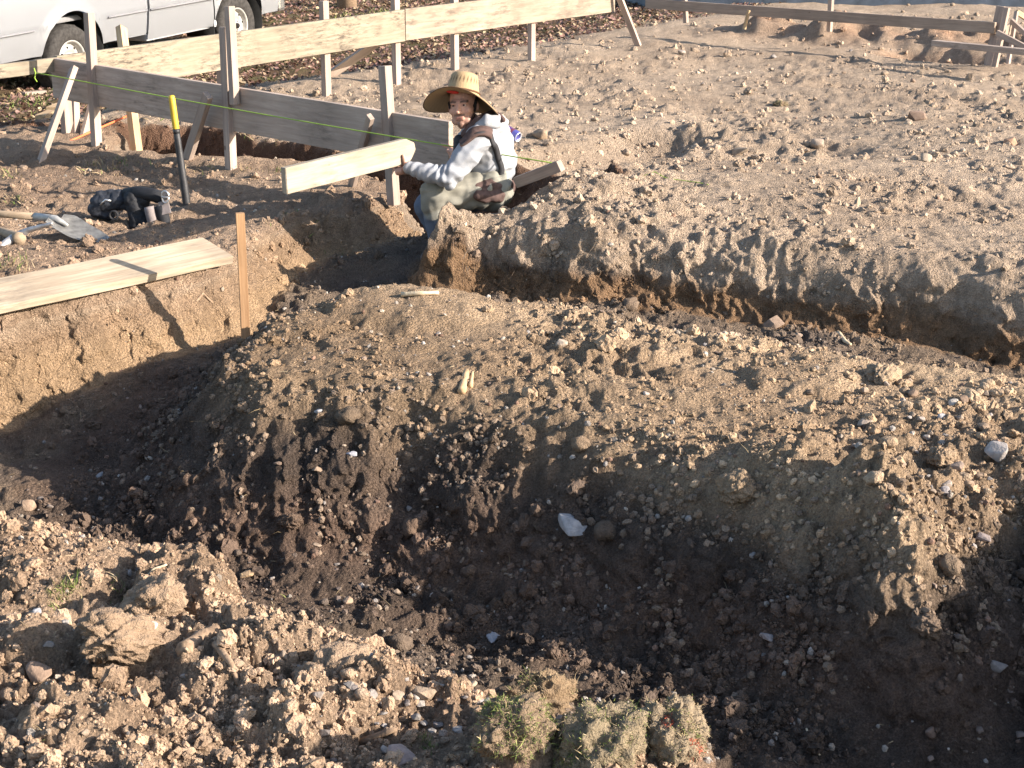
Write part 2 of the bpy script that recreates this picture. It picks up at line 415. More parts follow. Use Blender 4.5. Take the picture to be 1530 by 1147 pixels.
def wood_mat(name, c1, c2, grime=(.12, .10, .08), grime_amt=.0, gscale=18, knots=True):
    m, N, L, b = mat_new(name)
    b.inputs['Roughness'].default_value = .85; set_spec(b, .2)
    tc = N.new('ShaderNodeTexCoord'); oi = N.new('ShaderNodeObjectInfo')
    mp = N.new('ShaderNodeMapping'); mp.inputs['Scale'].default_value = (1.6, 26, 26)
    va = N.new('ShaderNodeVectorMath'); va.operation = 'ADD'
    L.new(tc.outputs['Object'], va.inputs[0]); L.new(oi.outputs['Random'], va.inputs[1]); L.new(va.outputs[0], mp.inputs[0])
    n1 = N.new('ShaderNodeTexNoise'); n1.inputs['Scale'].default_value = 1.6; n1.inputs['Detail'].default_value = 9; n1.inputs['Roughness'].default_value = .68; n1.inputs['Distortion'].default_value = .5
    L.new(mp.outputs[0], n1.inputs['Vector'])
    cr = N.new('ShaderNodeValToRGB'); cr.color_ramp.elements[0].position = .36; cr.color_ramp.elements[1].position = .64
    cr.color_ramp.elements[0].color = (*c1, 1); cr.color_ramp.elements[1].color = (*c2, 1)
    L.new(n1.outputs['Fac'], cr.inputs[0])
    last = cr.outputs[0]
    # broad weathering
    n3 = N.new('ShaderNodeTexNoise'); n3.inputs['Scale'].default_value = 2.6; n3.inputs['Detail'].default_value = 4
    L.new(va.outputs[0], n3.inputs['Vector'])
    mr = N.new('ShaderNodeMapRange'); mr.inputs[1].default_value = .3; mr.inputs[2].default_value = .7; mr.inputs[3].default_value = .8; mr.inputs[4].default_value = 1.12
    L.new(n3.outputs['Fac'], mr.inputs[0])
    mx = N.new('ShaderNodeMix'); mx.data_type = 'RGBA'; mx.blend_type = 'MULTIPLY'; mx.inputs[0].default_value = 1
    L.new(last, mx.inputs[6]); L.new(mr.outputs[0], mx.inputs[7]); last = mx.outputs[2]
    if grime_amt:
        n4 = N.new('ShaderNodeTexNoise'); n4.inputs['Scale'].default_value = gscale; n4.inputs['Detail'].default_value = 8; n4.inputs['Roughness'].default_value = .75
        n5 = N.new('ShaderNodeTexNoise'); n5.inputs['Scale'].default_value = 2.0
        mpg = N.new('ShaderNodeMapping'); mpg.inputs['Scale'].default_value = (.45, 2.2, 2.2)
        L.new(va.outputs[0], mpg.inputs[0]); L.new(mpg.outputs[0], n4.inputs['Vector']); L.new(va.outputs[0], n5.inputs['Vector'])
        m1 = N.new('ShaderNodeMapRange'); m1.inputs[1].default_value = .47; m1.inputs[2].default_value = .62; L.new(n4.outputs['Fac'], m1.inputs[0])
        m2 = N.new('ShaderNodeMapRange'); m2.inputs[1].default_value = .38; m2.inputs[2].default_value = .58; L.new(n5.outputs['Fac'], m2.inputs[0])
        mm = N.new('ShaderNodeMath'); mm.operation = 'MULTIPLY'; L.new(m1.outputs[0], mm.inputs[0]); L.new(m2.outputs[0], mm.inputs[1])
        mk = N.new('ShaderNodeMath'); mk.operation = 'MULTIPLY'; mk.inputs[1].default_value = grime_amt; L.new(mm.outputs[0], mk.inputs[0])
        mg = N.new('ShaderNodeMix'); mg.data_type = 'RGBA'; mg.inputs[7].default_value = (*grime, 1)
        L.new(mk.outputs[0], mg.inputs[0]); L.new(last, mg.inputs[6]); last = mg.outputs[2]
    if knots:
        vo = N.new('ShaderNodeTexVoronoi'); vo.inputs['Scale'].default_value = 3.2
        mpk = N.new('ShaderNodeMapping'); mpk.inputs['Scale'].default_value = (1, 1.7, 1.7)
        L.new(va.outputs[0], mpk.inputs[0]); L.new(mpk.outputs[0], vo.inputs['Vector'])
        m1 = N.new('ShaderNodeMapRange'); m1.inputs[1].default_value = .035; m1.inputs[2].default_value = .06; m1.inputs[3].default_value = .75; m1.inputs[4].default_value = 0
        L.new(vo.outputs['Distance'], m1.inputs[0])
        mg = N.new('ShaderNodeMix'); mg.data_type = 'RGBA'; mg.inputs[7].default_value = (c1[0] * .35, c1[1] * .3, c1[2] * .26, 1)
        L.new(m1.outputs[0], mg.inputs[0]); L.new(last, mg.inputs[6]); last = mg.outputs[2]
    L.new(last, b.inputs['Base Color'])
    bp = N.new('ShaderNodeBump'); bp.inputs['Strength'].default_value = .5; bp.inputs['Distance'].default_value = .003
    L.new(n1.outputs['Fac'], bp.inputs['Height']); L.new(bp.outputs[0], b.inputs['Normal'])
    return m
def vcol_mat(name, rough=.9, spec=.2, bump=.3, bscale=300, attr='Col', dist=.003):
    m, N, L, b = mat_new(name)
    b.inputs['Roughness'].default_value = rough; set_spec(b, spec)
    a = N.new('ShaderNodeAttribute'); a.attribute_name = attr
    tc = N.new('ShaderNodeTexCoord'); n2 = N.new('ShaderNodeTexNoise'); n2.inputs['Scale'].default_value = bscale; n2.inputs['Detail'].default_value = 5
    L.new(tc.outputs['Object'], n2.inputs['Vector'])
    mr = N.new('ShaderNodeMapRange'); mr.inputs[1].default_value = .3; mr.inputs[2].default_value = .7; mr.inputs[3].default_value = .85; mr.inputs[4].default_value = 1.12
    L.new(n2.outputs['Fac'], mr.inputs[0])
    mx = N.new('ShaderNodeMix'); mx.data_type = 'RGBA'; mx.blend_type = 'MULTIPLY'; mx.inputs[0].default_value = 1
    L.new(a.outputs['Color'], mx.inputs[6]); L.new(mr.outputs[0], mx.inputs[7]); L.new(mx.outputs[2], b.inputs['Base Color'])
    bp = N.new('ShaderNodeBump'); bp.inputs['Strength'].default_value = bump; bp.inputs['Distance'].default_value = dist
    L.new(n2.outputs['Fac'], bp.inputs['Height']); L.new(bp.outputs[0], b.inputs['Normal'])
    return m
SOIL = soil_mat(); CRUMB = crumb_mat()
STONE = objcol_mat('stone', .85, 45, .28, .5, 140)
CLOD = objcol_mat('clod', 1, 60, .3, .9, 190, .01)
W_GREY = wood_mat('weathered_wood', (.32, .25, .205), (.44, .352, .292), grime_amt=.6)
W_FAR = wood_mat('grimy_pale_wood', (.20, .168, .125), (.29, .25, .19), (.068, .056, .046), 1.0, 20, knots=False)
W_FAR2 = wood_mat('pale_pine', (.235, .187, .143), (.32, .262, .207), (.10, .08, .066), .8, 7, knots=True)
W_POST = wood_mat('post_wood', (.28, .22, .19), (.40, .32, .265))
W_FRESH = wood_mat('fresh_pine', (.38, .25, .14), (.52, .38, .23))
W_STAKE = wood_mat('stake_wood', (.27, .155, .08), (.40, .25, .14))
W_PLANK = wood_mat('yellow_plank', (.28, .222, .16), (.43, .355, .268), (.11, .095, .08), 1.0, 3.0)
W_HELD = wood_mat('held_plank', (.28, .24, .185), (.385, .34, .275), (.09, .07, .05), 1.0, 4)
W_DARK = wood_mat('far_dark_wood', (.25, .19, .15), (.36, .28, .22))
W_HANDLE = wood_mat('handle_wood', (.24, .18, .125), (.36, .275, .195), knots=False)

def box_me(name, lx, ly, lz, bev=.003, warp=0.0, seed=0):
    bm = bmesh.new()
    nseg = max(1, int(lx / .25)) if warp else 1
    bmesh.ops.create_cube(bm, size=1)
    for v in bm.verts: v.co = Vector((v.co.x * lx, v.co.y * ly, v.co.z * lz))
    if bev: bmesh.ops.bevel(bm, geom=bm.edges[:], offset=bev, segments=2, affect='EDGES', profile=.6)
    if warp and nseg > 1:
        es = [e for e in bm.edges if abs(e.verts[0].co.x - e.verts[1].co.x) > lx * .8]
        bmesh.ops.subdivide_edges(bm, edges=es, cuts=nseg)
        r = random.Random(seed); a, b2 = r.uniform(-1, 1), r.uniform(-1, 1)
        for v in bm.verts:
            t = v.co.x / lx
            v.co.y += warp * (a * math.sin(t * 3.1) + .3 * math.sin(t * 9 + b2 * 3)); v.co.z += warp * .5 * b2 * math.cos(t * 4)
    me = bpy.data.meshes.new(name); bm.to_mesh(me); bm.free()
    return me
def plank(name, a, b, h, t, mat, parent=None, up=(0, 0, 1), warp=.004, bev=.003, seed=0):
    """a board whose centre line runs from a to b; h along up, t across"""
    a, b = Vector(a), Vector(b)
    me = box_me(name, (b - a).length, t, h, bev, warp, seed)
    M = Matrix.Translation((a + b) / 2) @ frame(b - a, up)
    return link(name, me, mat, parent, M)

# ------------------------------------------------------------------ ground
# sods and large clods in the foreground (places read off the photograph)
for (px, py, z, R, h) in ((505, 1030, .05, .10, .075), (780, 1120, .04, .10, .09), (560, 1000, .05, .09, .06), (270, 860, .05, .16, .07), (190, 960, .03, .13, .07), (230, 905, .05, .10, .06),
                          (330, 1010, .03, .12, .05), (90, 850, .05, .2, .06), (420, 960, .05, .10, .06), (60, 960, .03, .1, .06), (450, 1080, .03, .08, .05), (120, 1080, .02, .14, .05),
                          (655, 350, .1, .17, .10), (690, 330, .15, .14, .05), (1290, 745, 0, .16, .06), (1330, 690, 0, .12, .06), (1180, 690, 0, .2, .05), (620, 470, 0, .4, .05), (930, 520, 0, .3, .04), (1200, 560, 0, .25, .05), (450, 500, 0, .2, .04)):
    p = at(px, py, z); LUMPS.append((p.x, p.y, R, h))
def ground_chunk(X, Y):
    Z = zones(X, Y)
    z0 = base_z(X, Y, Z)
    d = detail(X, Y, Z, z0)
    zz = z0 + d
    # a little sideways crumble so that steep faces are not drawn straight down
    ins = np.maximum.reduce(Z)
    wl = sstep(.1, 0, ins) * sstep(-.5, -.1, ins)
    hz = np.hypot(X, Y)
    tl = np.arctan2(X, Y) * hz
    kx = 0; ky = 0
    for lam, amp, k in ((.22, .030, 91), (.09, .024, 93), (.04, .015, 95), (.02, .008, 97)):
        kx = kx + perlin(tl / lam, zz / lam * 1.2 + .3 * hz / lam, k) * amp
        ky = ky + (perlin(tl / lam + 40, zz / lam * 1.2 - .3 * hz / lam, k + 1) - .6 * np.abs(perlin(tl / lam - 11, zz / lam * 1.2, k + 40))) * amp
    kx = kx * wl * .6; ky = ky * wl
    co = np.stack([X + kx, Y + ky, zz], 1).astype(np.float32)
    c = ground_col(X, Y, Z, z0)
    return co, c
def build_ground():
    A = math.radians(23.0)
    fine = np.linspace(-A, A, 1040)
    side = np.concatenate([np.linspace(-math.pi, -math.radians(40), 14, endpoint=False), np.linspace(-math.radians(40), -A, 16, endpoint=False)])
    th = np.concatenate([side, fine, -side[::-1]])
    nc = len(th)
    # radial rows crowd where the land is steep
    rs = np.concatenate([np.linspace(2.75, 12, 1300, endpoint=False), np.geomspace(12, 30, 240)])
    R, T = np.meshgrid(rs, th, indexing='ij')
    xx, yy = (R * np.sin(T)).ravel(), (R * np.cos(T)).ravel()
    z = np.concatenate([base_z(xx[k:k + 30000], yy[k:k + 30000]) for k in range(0, len(xx), 30000)]).reshape(R.shape)
    dr = np.diff(rs)[:, None]
    slope = np.abs(np.diff(z, axis=0)) / dr
    rm = .5 * (rs[1:] + rs[:-1])[:, None]
    dens = (1 / (rm * np.where(rm < 12, .0024, .0024 + .004 * np.clip((rm - 12) / 6, 0, 1)))) * (1 + 2.2 * np.clip(slope, 0, 3))
    # blend neighbours so that rows stay smooth across columns
    for hw in (30, 24, 18):
        pd = np.pad(dens, ((0, 0), (hw + 1, hw)), mode='edge'); cs = np.cumsum(pd, axis=1)
        dens = (cs[:, 2 * hw + 1:] - cs[:, :-(2 * hw + 1)]) / (2 * hw + 1)
    cum = np.concatenate([np.zeros((1, nc)), np.cumsum(dens * dr, axis=0)])
    cum /= cum[-1:]
    NR = 1010
    tt = np.linspace(0, 1, NR)
    RR = np.empty((NR, nc))
    for j in range(nc): RR[:, j] = np.interp(tt, cum[:, j], rs)
    inner = np.array([.25, .8, 1.5, 2.1, 2.5])[:, None] * np.ones((1, nc))
    outer = np.array([31, 33, 36, 40, 46, 54, 65, 80, 110, 160, 260, 420])[:, None] * np.ones((1, nc))
    RR = np.concatenate([inner, RR, outer]); NR = RR.shape[0]
    X = (RR * np.sin(th)[None, :]).ravel(); Y = (RR * np.cos(th)[None, :]).ravel()
    parts = [ground_chunk(X[k:k + 30000], Y[k:k + 30000]) for k in range(0, len(X), 30000)]
    co = np.concatenate([p[0] for p in parts]); c = np.concatenate([p[1] for p in parts])
    i = np.arange(NR - 1)[:, None] * nc; j = np.arange(nc)[None, :]
    jn = (j + 1) % nc
    q = np.stack([i + j, i + nc + j, i + nc + jn, i + jn], -1).reshape(-1, 4)
    me = bpy.data.meshes.new('ground')
    me.vertices.add(len(co)); me.vertices.foreach_set('co', co.ravel())
    n = len(q); me.loops.add(n * 4); me.polygons.add(n)
    me.loops.foreach_set('vertex_index', q.ravel().astype(np.int32))
    me.polygons.foreach_set('loop_start', np.arange(n, dtype=np.int32) * 4)
    me.update(calc_edges=True)
    at_ = me.attributes.new('Col', 'FLOAT_COLOR', 'POINT')
    at_.data.foreach_set('color', np.concatenate([c, np.ones((len(c), 1))], 1).astype(np.float32).ravel())
    smooth(me)
    o = link('ground', me, SOIL)
    tag(o, 'dry tan soil cut by footing trenches with dark faces', 'ground', kind='structure')
    return o
build_ground(); lap('ground')

# ---- asphalt beyond the site
def sheet(name, pts, mat, z=None):
    me = mesh_py(name, pts, [tuple(range(len(pts)))])
    return link(name, me, mat)
ASPH = simple('asphalt', (.10, .125, .16), .7, 0, .5, .3, 6, .5, 60)
rp = [Vector(p) for p in ((2.5, 25.5, .10), (60, 13.0, .10), (60, 60, .10), (10, 75, .10), (-2, 40, .10))]
rme = mesh_py('road', rp + [p - Vector((0, 0, .6)) for p in rp], [tuple(range(5))] + [(i, i + 5, (i + 1) % 5 + 5, (i + 1) % 5) for i in range(5)])
bm = bmesh.new(); bm.from_mesh(rme); bmesh.ops.recalc_face_normals(bm, faces=bm.faces[:]); bm.to_mesh(rme); bm.free()
tag(link('road', rme, ASPH), 'blue grey asphalt beyond the spoil heap', 'road', kind='structure')

# ------------------------------------------------------------------ loose crumbs and gravel (instances)
def scatter_nodes(name, subd, seed, rough_amp, squash):
    ng = bpy.data.node_groups.new(name, 'GeometryNodeTree')
    ng.interface.new_socket('Geometry', in_out='INPUT', socket_type='NodeSocketGeometry')
    ng.interface.new_socket('Geometry', in_out='OUTPUT', socket_type='NodeSocketGeometry')
    N, L = ng.nodes, ng.links
    gi = N.new('NodeGroupInput'); go = N.new('NodeGroupOutput')
    ico = N.new('GeometryNodeMeshIcoSphere'); ico.inputs['Radius'].default_value = 1; ico.inputs['Subdivisions'].default_value = subd
    nz = N.new('ShaderNodeTexNoise'); nz.noise_dimensions = '4D'; nz.inputs['W'].default_value = seed; nz.inputs['Scale'].default_value = 1.7; nz.inputs['Detail'].default_value = 4
    pos = N.new('GeometryNodeInputPosition'); L.new(pos.outputs[0], nz.inputs['Vector'])
    sub = N.new('ShaderNodeVectorMath'); sub.operation = 'SUBTRACT'; sub.inputs[1].default_value = (.5, .5, .5); L.new(nz.outputs['Color'], sub.inputs[0])
    sc = N.new('ShaderNodeVectorMath'); sc.operation = 'SCALE'; sc.inputs[3].default_value = rough_amp; L.new(sub.outputs[0], sc.inputs[0])
    sp = N.new('GeometryNodeSetPosition'); L.new(ico.outputs[0], sp.inputs['Geometry']); L.new(sc.outputs[0], sp.inputs['Offset'])
    sm = N.new('GeometryNodeSetMaterial'); sm.inputs['Material'].default_value = CRUMB; L.new(sp.outputs[0], sm.inputs['Geometry'])
    iop = N.new('GeometryNodeInstanceOnPoints'); L.new(gi.outputs[0], iop.inputs['Points']); L.new(sm.outputs[0], iop.inputs['Instance'])
    def attr(nm, ty):
        n = N.new('GeometryNodeInputNamedAttribute'); n.data_type = ty; n.inputs['Name'].default_value = nm; return n.outputs['Attribute']
    L.new(attr('rot', 'FLOAT_VECTOR'), iop.inputs['Rotation']); L.new(attr('siz', 'FLOAT_VECTOR'), iop.inputs['Scale'])
    L.new(iop.outputs[0], go.inputs[0])
    return ng
def scatter(name, xy, size, colour, label, cat, subd=2, seed=1., amp=1.1, sink=.25, flat=.75):
    n = len(xy)
    z = ground_z(xy[:, 0], xy[:, 1])
    s = size[:, None] * rng.uniform(.65, 1.2, (n, 3)); s[:, 2] *= flat
    co = np.stack([xy[:, 0], xy[:, 1], z + s[:, 2] * (1 - 2 * sink) * .5], 1)
    me = bpy.data.meshes.new(name); me.vertices.add(n); me.vertices.foreach_set('co', co.astype(np.float32).ravel())
    a = me.attributes.new('rot', 'FLOAT_VECTOR', 'POINT'); a.data.foreach_set('vector', rng.uniform(0, 6.28, (n, 3)).astype(np.float32).ravel())
    a = me.attributes.new('siz', 'FLOAT_VECTOR', 'POINT'); a.data.foreach_set('vector', s.astype(np.float32).ravel())
    a = me.attributes.new('col', 'FLOAT_COLOR', 'POINT'); a.data.foreach_set('color', np.concatenate([colour, np.ones((n, 1))], 1).astype(np.float32).ravel())
    o = link(name, me)
    md = o.modifiers.new('scatter', 'NODES'); md.node_group = scatter_nodes(name + '_nodes', subd, seed, amp, flat)
    tag(o, label, cat, kind='stuff')
    return o
def fan_points(n, r0, r1, p=1.6, half=21.5):
    """random spots, thinner with distance"""
    u = rng.random(n)
    r = (r0 ** (2 - p - 1 + 1e-6) + u * (r1 ** (2 - p - 1 + 1e-6) - r0 ** (2 - p - 1 + 1e-6))) ** (1 / (2 - p - 1 + 1e-6))
    t = np.radians(rng.uniform(-half, half, n))
    return np.stack([r * np.sin(t), r * np.cos(t)], 1)
def soil_tint(xy, lo=.75, hi=1.25):
    Z = zones(xy[:, 0], xy[:, 1]); z0 = base_z(xy[:, 0], xy[:, 1], Z)
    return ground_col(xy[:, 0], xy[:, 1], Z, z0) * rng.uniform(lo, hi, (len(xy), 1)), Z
for k, (n, r0, r1, smin, smax, subd) in enumerate(((90000, 2.9, 13, .0025, .008, 1), (20000, 2.9, 18, .005, .016, 2), (4600, 3.0, 24, .012, .034, 3))):
    xy = fan_points(n, r0, r1, 1.7)
    ex = fan_points(n * 2, r0, min(r1, 11), 1.5)
    ei = np.maximum.reduce(zones(ex[:, 0], ex[:, 1]))
    xy = np.concatenate([xy, ex[(ei < .08) & (ei > -.45)]]); n = len(xy)
    keep = perlin(xy[:, 0] * 1.1, xy[:, 1] * 1.1, 101) + .6 * perlin(xy[:, 0] * 3.3, xy[:, 1] * 3.3, 102) + rng.uniform(-.38, .38, n) > .06
    xy = xy[keep]
    c, Z = soil_tint(xy)
    r = np.hypot(xy[:, 0], xy[:, 1])
    size = smin + (smax - smin) * rng.random(len(xy)) ** 2.5
    size = size * (.75 + .035 * r)
    nm = ('soil_crumbs', 'soil_lumps', 'soil_clods')[k]
    scatter(nm, xy, size, c * .77, ('fine loose crumbs of soil over the ground', 'loose lumps of soil strewn over banks and trenches', 'scattered rough clods of soil on the dug ground')[k], 'soil', subd, 3.1 + k, 1.9)
xy = fan_points(9000, 8.5, 24, .9)
Zf = zones(xy[:, 0], xy[:, 1]); xy = xy[(Zf[1] > -.1) & (perlin(xy[:, 0] * .9, xy[:, 1] * .9, 104) + .6 * perlin(xy[:, 0] * 2.6, xy[:, 1] * 2.6, 105) + rng.uniform(-.35, .35, len(xy)) > .05)]
c, _ = soil_tint(xy)
scatter('pad_lumps', xy, .007 + .024 * rng.random(len(xy)) ** 2.2, c * .8, 'crumbly lumps of dry soil all over the house pad', 'soil', 2, 6.3, 1.9, .3, .7)
# dry crumbs rolled down the dark face of the mound
xy = fan_points(52000, 4.0, 7.6, 1.2)
Zf = zones(xy[:, 0], xy[:, 1]); sm = Zf[2]
xy = xy[(sm > -.30) & (sm < .30) & (xy[:, 1] < 6.95 - .45 * xy[:, 0]) & (rng.random(len(xy)) < .25 + .75 * sstep(-.30, .05, sm)) & (perlin(xy[:, 0] * 3.1, xy[:, 1] * 3.1, 107) + rng.uniform(-.4, .4, len(xy)) > -.02)]
c, _ = soil_tint(xy)
dry = (rng.random(len(xy)) < .55)[:, None]
c = np.where(dry, np.array([[.25, .188, .14]]) * rng.uniform(.65, 1.1, (len(xy), 1)), c)
scatter('rolled_crumbs', xy, .0035 + .014 * rng.random(len(xy)) ** 2.8, c * .85, 'dry tan crumbs rolled down the dark mound face', 'soil', 2, 12.9, 1.9, .2, .8)
# pale grit and pebbles
xy = fan_points(11000, 2.9, 15, 1.7)
Zs = zones(xy[:, 0], xy[:, 1]); ins = np.maximum.reduce(Zs)
keep = (perlin(xy[:, 0] * .8 + 5, xy[:, 1] * .8, 103) + rng.uniform(-.4, .5, len(xy)) > .12) | ((ins < .1) & (rng.random(len(xy)) < .55))
xy = xy[keep]
pal = np.array([(.42, .36, .30), (.34, .27, .21), (.48, .43, .38), (.30, .23, .19), (.36, .33, .31), (.30, .19, .14)])
c = pal[rng.integers(0, len(pal), len(xy))] * rng.uniform(.40, .85, (len(xy), 1))
scatter('gravel', xy, .0035 + .013 * rng.random(len(xy)) ** 3.2, c, 'pale grit and small pebbles strewn in the soil', 'gravel', 1, 9.7, .9, .3, .7)

# ------------------------------------------------------------------ stones and clods, one by one
def rock_me(seed, n=15, bev=.10, flat=.7):
    r = random.Random(seed)
    bm = bmesh.new()
    for _ in range(n):
        v = Vector((r.gauss(0, 1), r.gauss(0, 1), r.gauss(0, 1))).normalized() * r.uniform(.85, 1.0)
        bm.verts.new((v.x, v.y * .8, v.z * flat))
    res = bmesh.ops.convex_hull(bm, input=bm.verts[:])
    bmesh.ops.delete(bm, geom=[g for g in res['geom_interior'] if isinstance(g, bmesh.types.BMVert)], context='VERTS')
    bmesh.ops.dissolve_limit(bm, angle_limit=math.radians(14), verts=bm.verts[:], edges=bm.edges[:])
    bmesh.ops.bevel(bm, geom=bm.edges[:], offset=bev, segments=2, affect='EDGES', profile=.6, clamp_overlap=True)
    bmesh.ops.triangulate(bm, faces=bm.faces[:])
    me = bpy.data.meshes.new('stone'); bm.to_mesh(me); bm.free()
    return smooth(me)
def clod_me(seed, sub=4, amp=.28):
    bm = bmesh.new(); bmesh.ops.create_icosphere(bm, subdivisions=sub, radius=1)
    co = np.array([v.co[:] for v in bm.verts]); s = seed * 3.7
    def n3(c, f, k): return (perlin(c[:, 0] * f + s, c[:, 1] * f + c[:, 2] * f * .7, k) + perlin(c[:, 1] * f - s, c[:, 2] * f + 5 + c[:, 0] * f * .5, k + 1)) * .6
    d = 1 + amp * n3(co, 1.2, 110) + amp * .6 * n3(co, 2.9, 112) + amp * .45 * n3(co, 6.5, 114) + amp * .25 * n3(co, 14, 116)
    d -= amp * .5 * np.abs(n3(co, 4.2, 118))
    co = co * d[:, None] * np.array([1, .85, .7])
    for v, c in zip(bm.verts, co): v.co = c
    me = bpy.data.meshes.new('clod'); bm.to_mesh(me); bm.free()
    return smooth(me)
ROCKS = [rock_me(i) for i in range(8)]
FLATS = [rock_me(20 + i, 14, .07, .3) for i in range(4)]
CLODS = [clod_me(i, 3) for i in range(6)]
BIGCLODS = [clod_me(30 + i, 5, .34) for i in range(4)]
QUEUE = []
def put_stone(px, py, size_px, col, label, group=None, kind='rock', seed=0, sink=.3, aspect=1.0, name=None, cat=None, rot=None, zoff=0):
    """a loose stone as wide as size_px seen at a pixel (placed by place_stones)"""
    QUEUE.append((px, py, size_px, col, label, group, kind, seed, sink, aspect, name, cat, rot, zoff))
def solve(pxy):
    """where the sight lines of these pixels meet the ground"""
    D = np.array([ray(*p)[:] for p in pxy])
    z = np.zeros(len(D))
    for _ in range(10):
        t = (z - CAM_H) / D[:, 2]
        z = z + .6 * (ground_z(D[:, 0] * t, D[:, 1] * t) - z)
    t = (z - CAM_H) / D[:, 2]
    x, y = D[:, 0] * t, D[:, 1] * t
    return np.stack([x, y, ground_z(x, y)], 1)
def place_stones():
    pts = solve([(q[0], q[1]) for q in QUEUE])
    zz_ = zones(pts[:, 0], pts[:, 1]); gcol = ground_col(pts[:, 0], pts[:, 1], zz_, base_z(pts[:, 0], pts[:, 1], zz_))
    for (px, py, size_px, col, label, group, kind, seed, sink, aspect, name, cat, rot, zoff), p, gc in zip(QUEUE, pts, gcol):
        p = Vector(p); z = p.z
        dist = (p - Vector((0, 0, CAM_H))).length
        s = size_px / FOC * dist * .5
        r = random.Random(seed * 7 + int(px * 13 + py))
        me = {'rock': ROCKS, 'flat': FLATS, 'clod': CLODS, 'big': BIGCLODS}[kind]; me = me[r.randrange(len(me))]
        nm = name or ('stone' if kind in ('rock', 'flat') else 'soil_clod')
        o = bpy.data.objects.new(nm, me); COL.objects.link(o)
        if not me.materials: me.materials.append(STONE if kind in ('rock', 'flat') else CLOD)
        o.scale = (s * aspect, s, s * r.uniform(.85, 1.1))
        fl = .3 if kind == 'flat' else .7
        o.location = (p.x, p.y, z + s * fl * (1 - 2 * sink) + zoff)
        o.rotation_euler = rot or (r.uniform(-.35, .35), r.uniform(-.35, .35), r.uniform(0, 6.28))
        o.color = (*[c * .62 * k for c, k in zip(col, (1, .97, .98))], 1) if kind in ('rock', 'flat') else (*[.10 * c + .58 * g for c, g in zip(col, gc)], 1)
        tag(o, label, cat or ('stone' if kind in ('rock', 'flat') else 'clod'), group)
    QUEUE.clear()
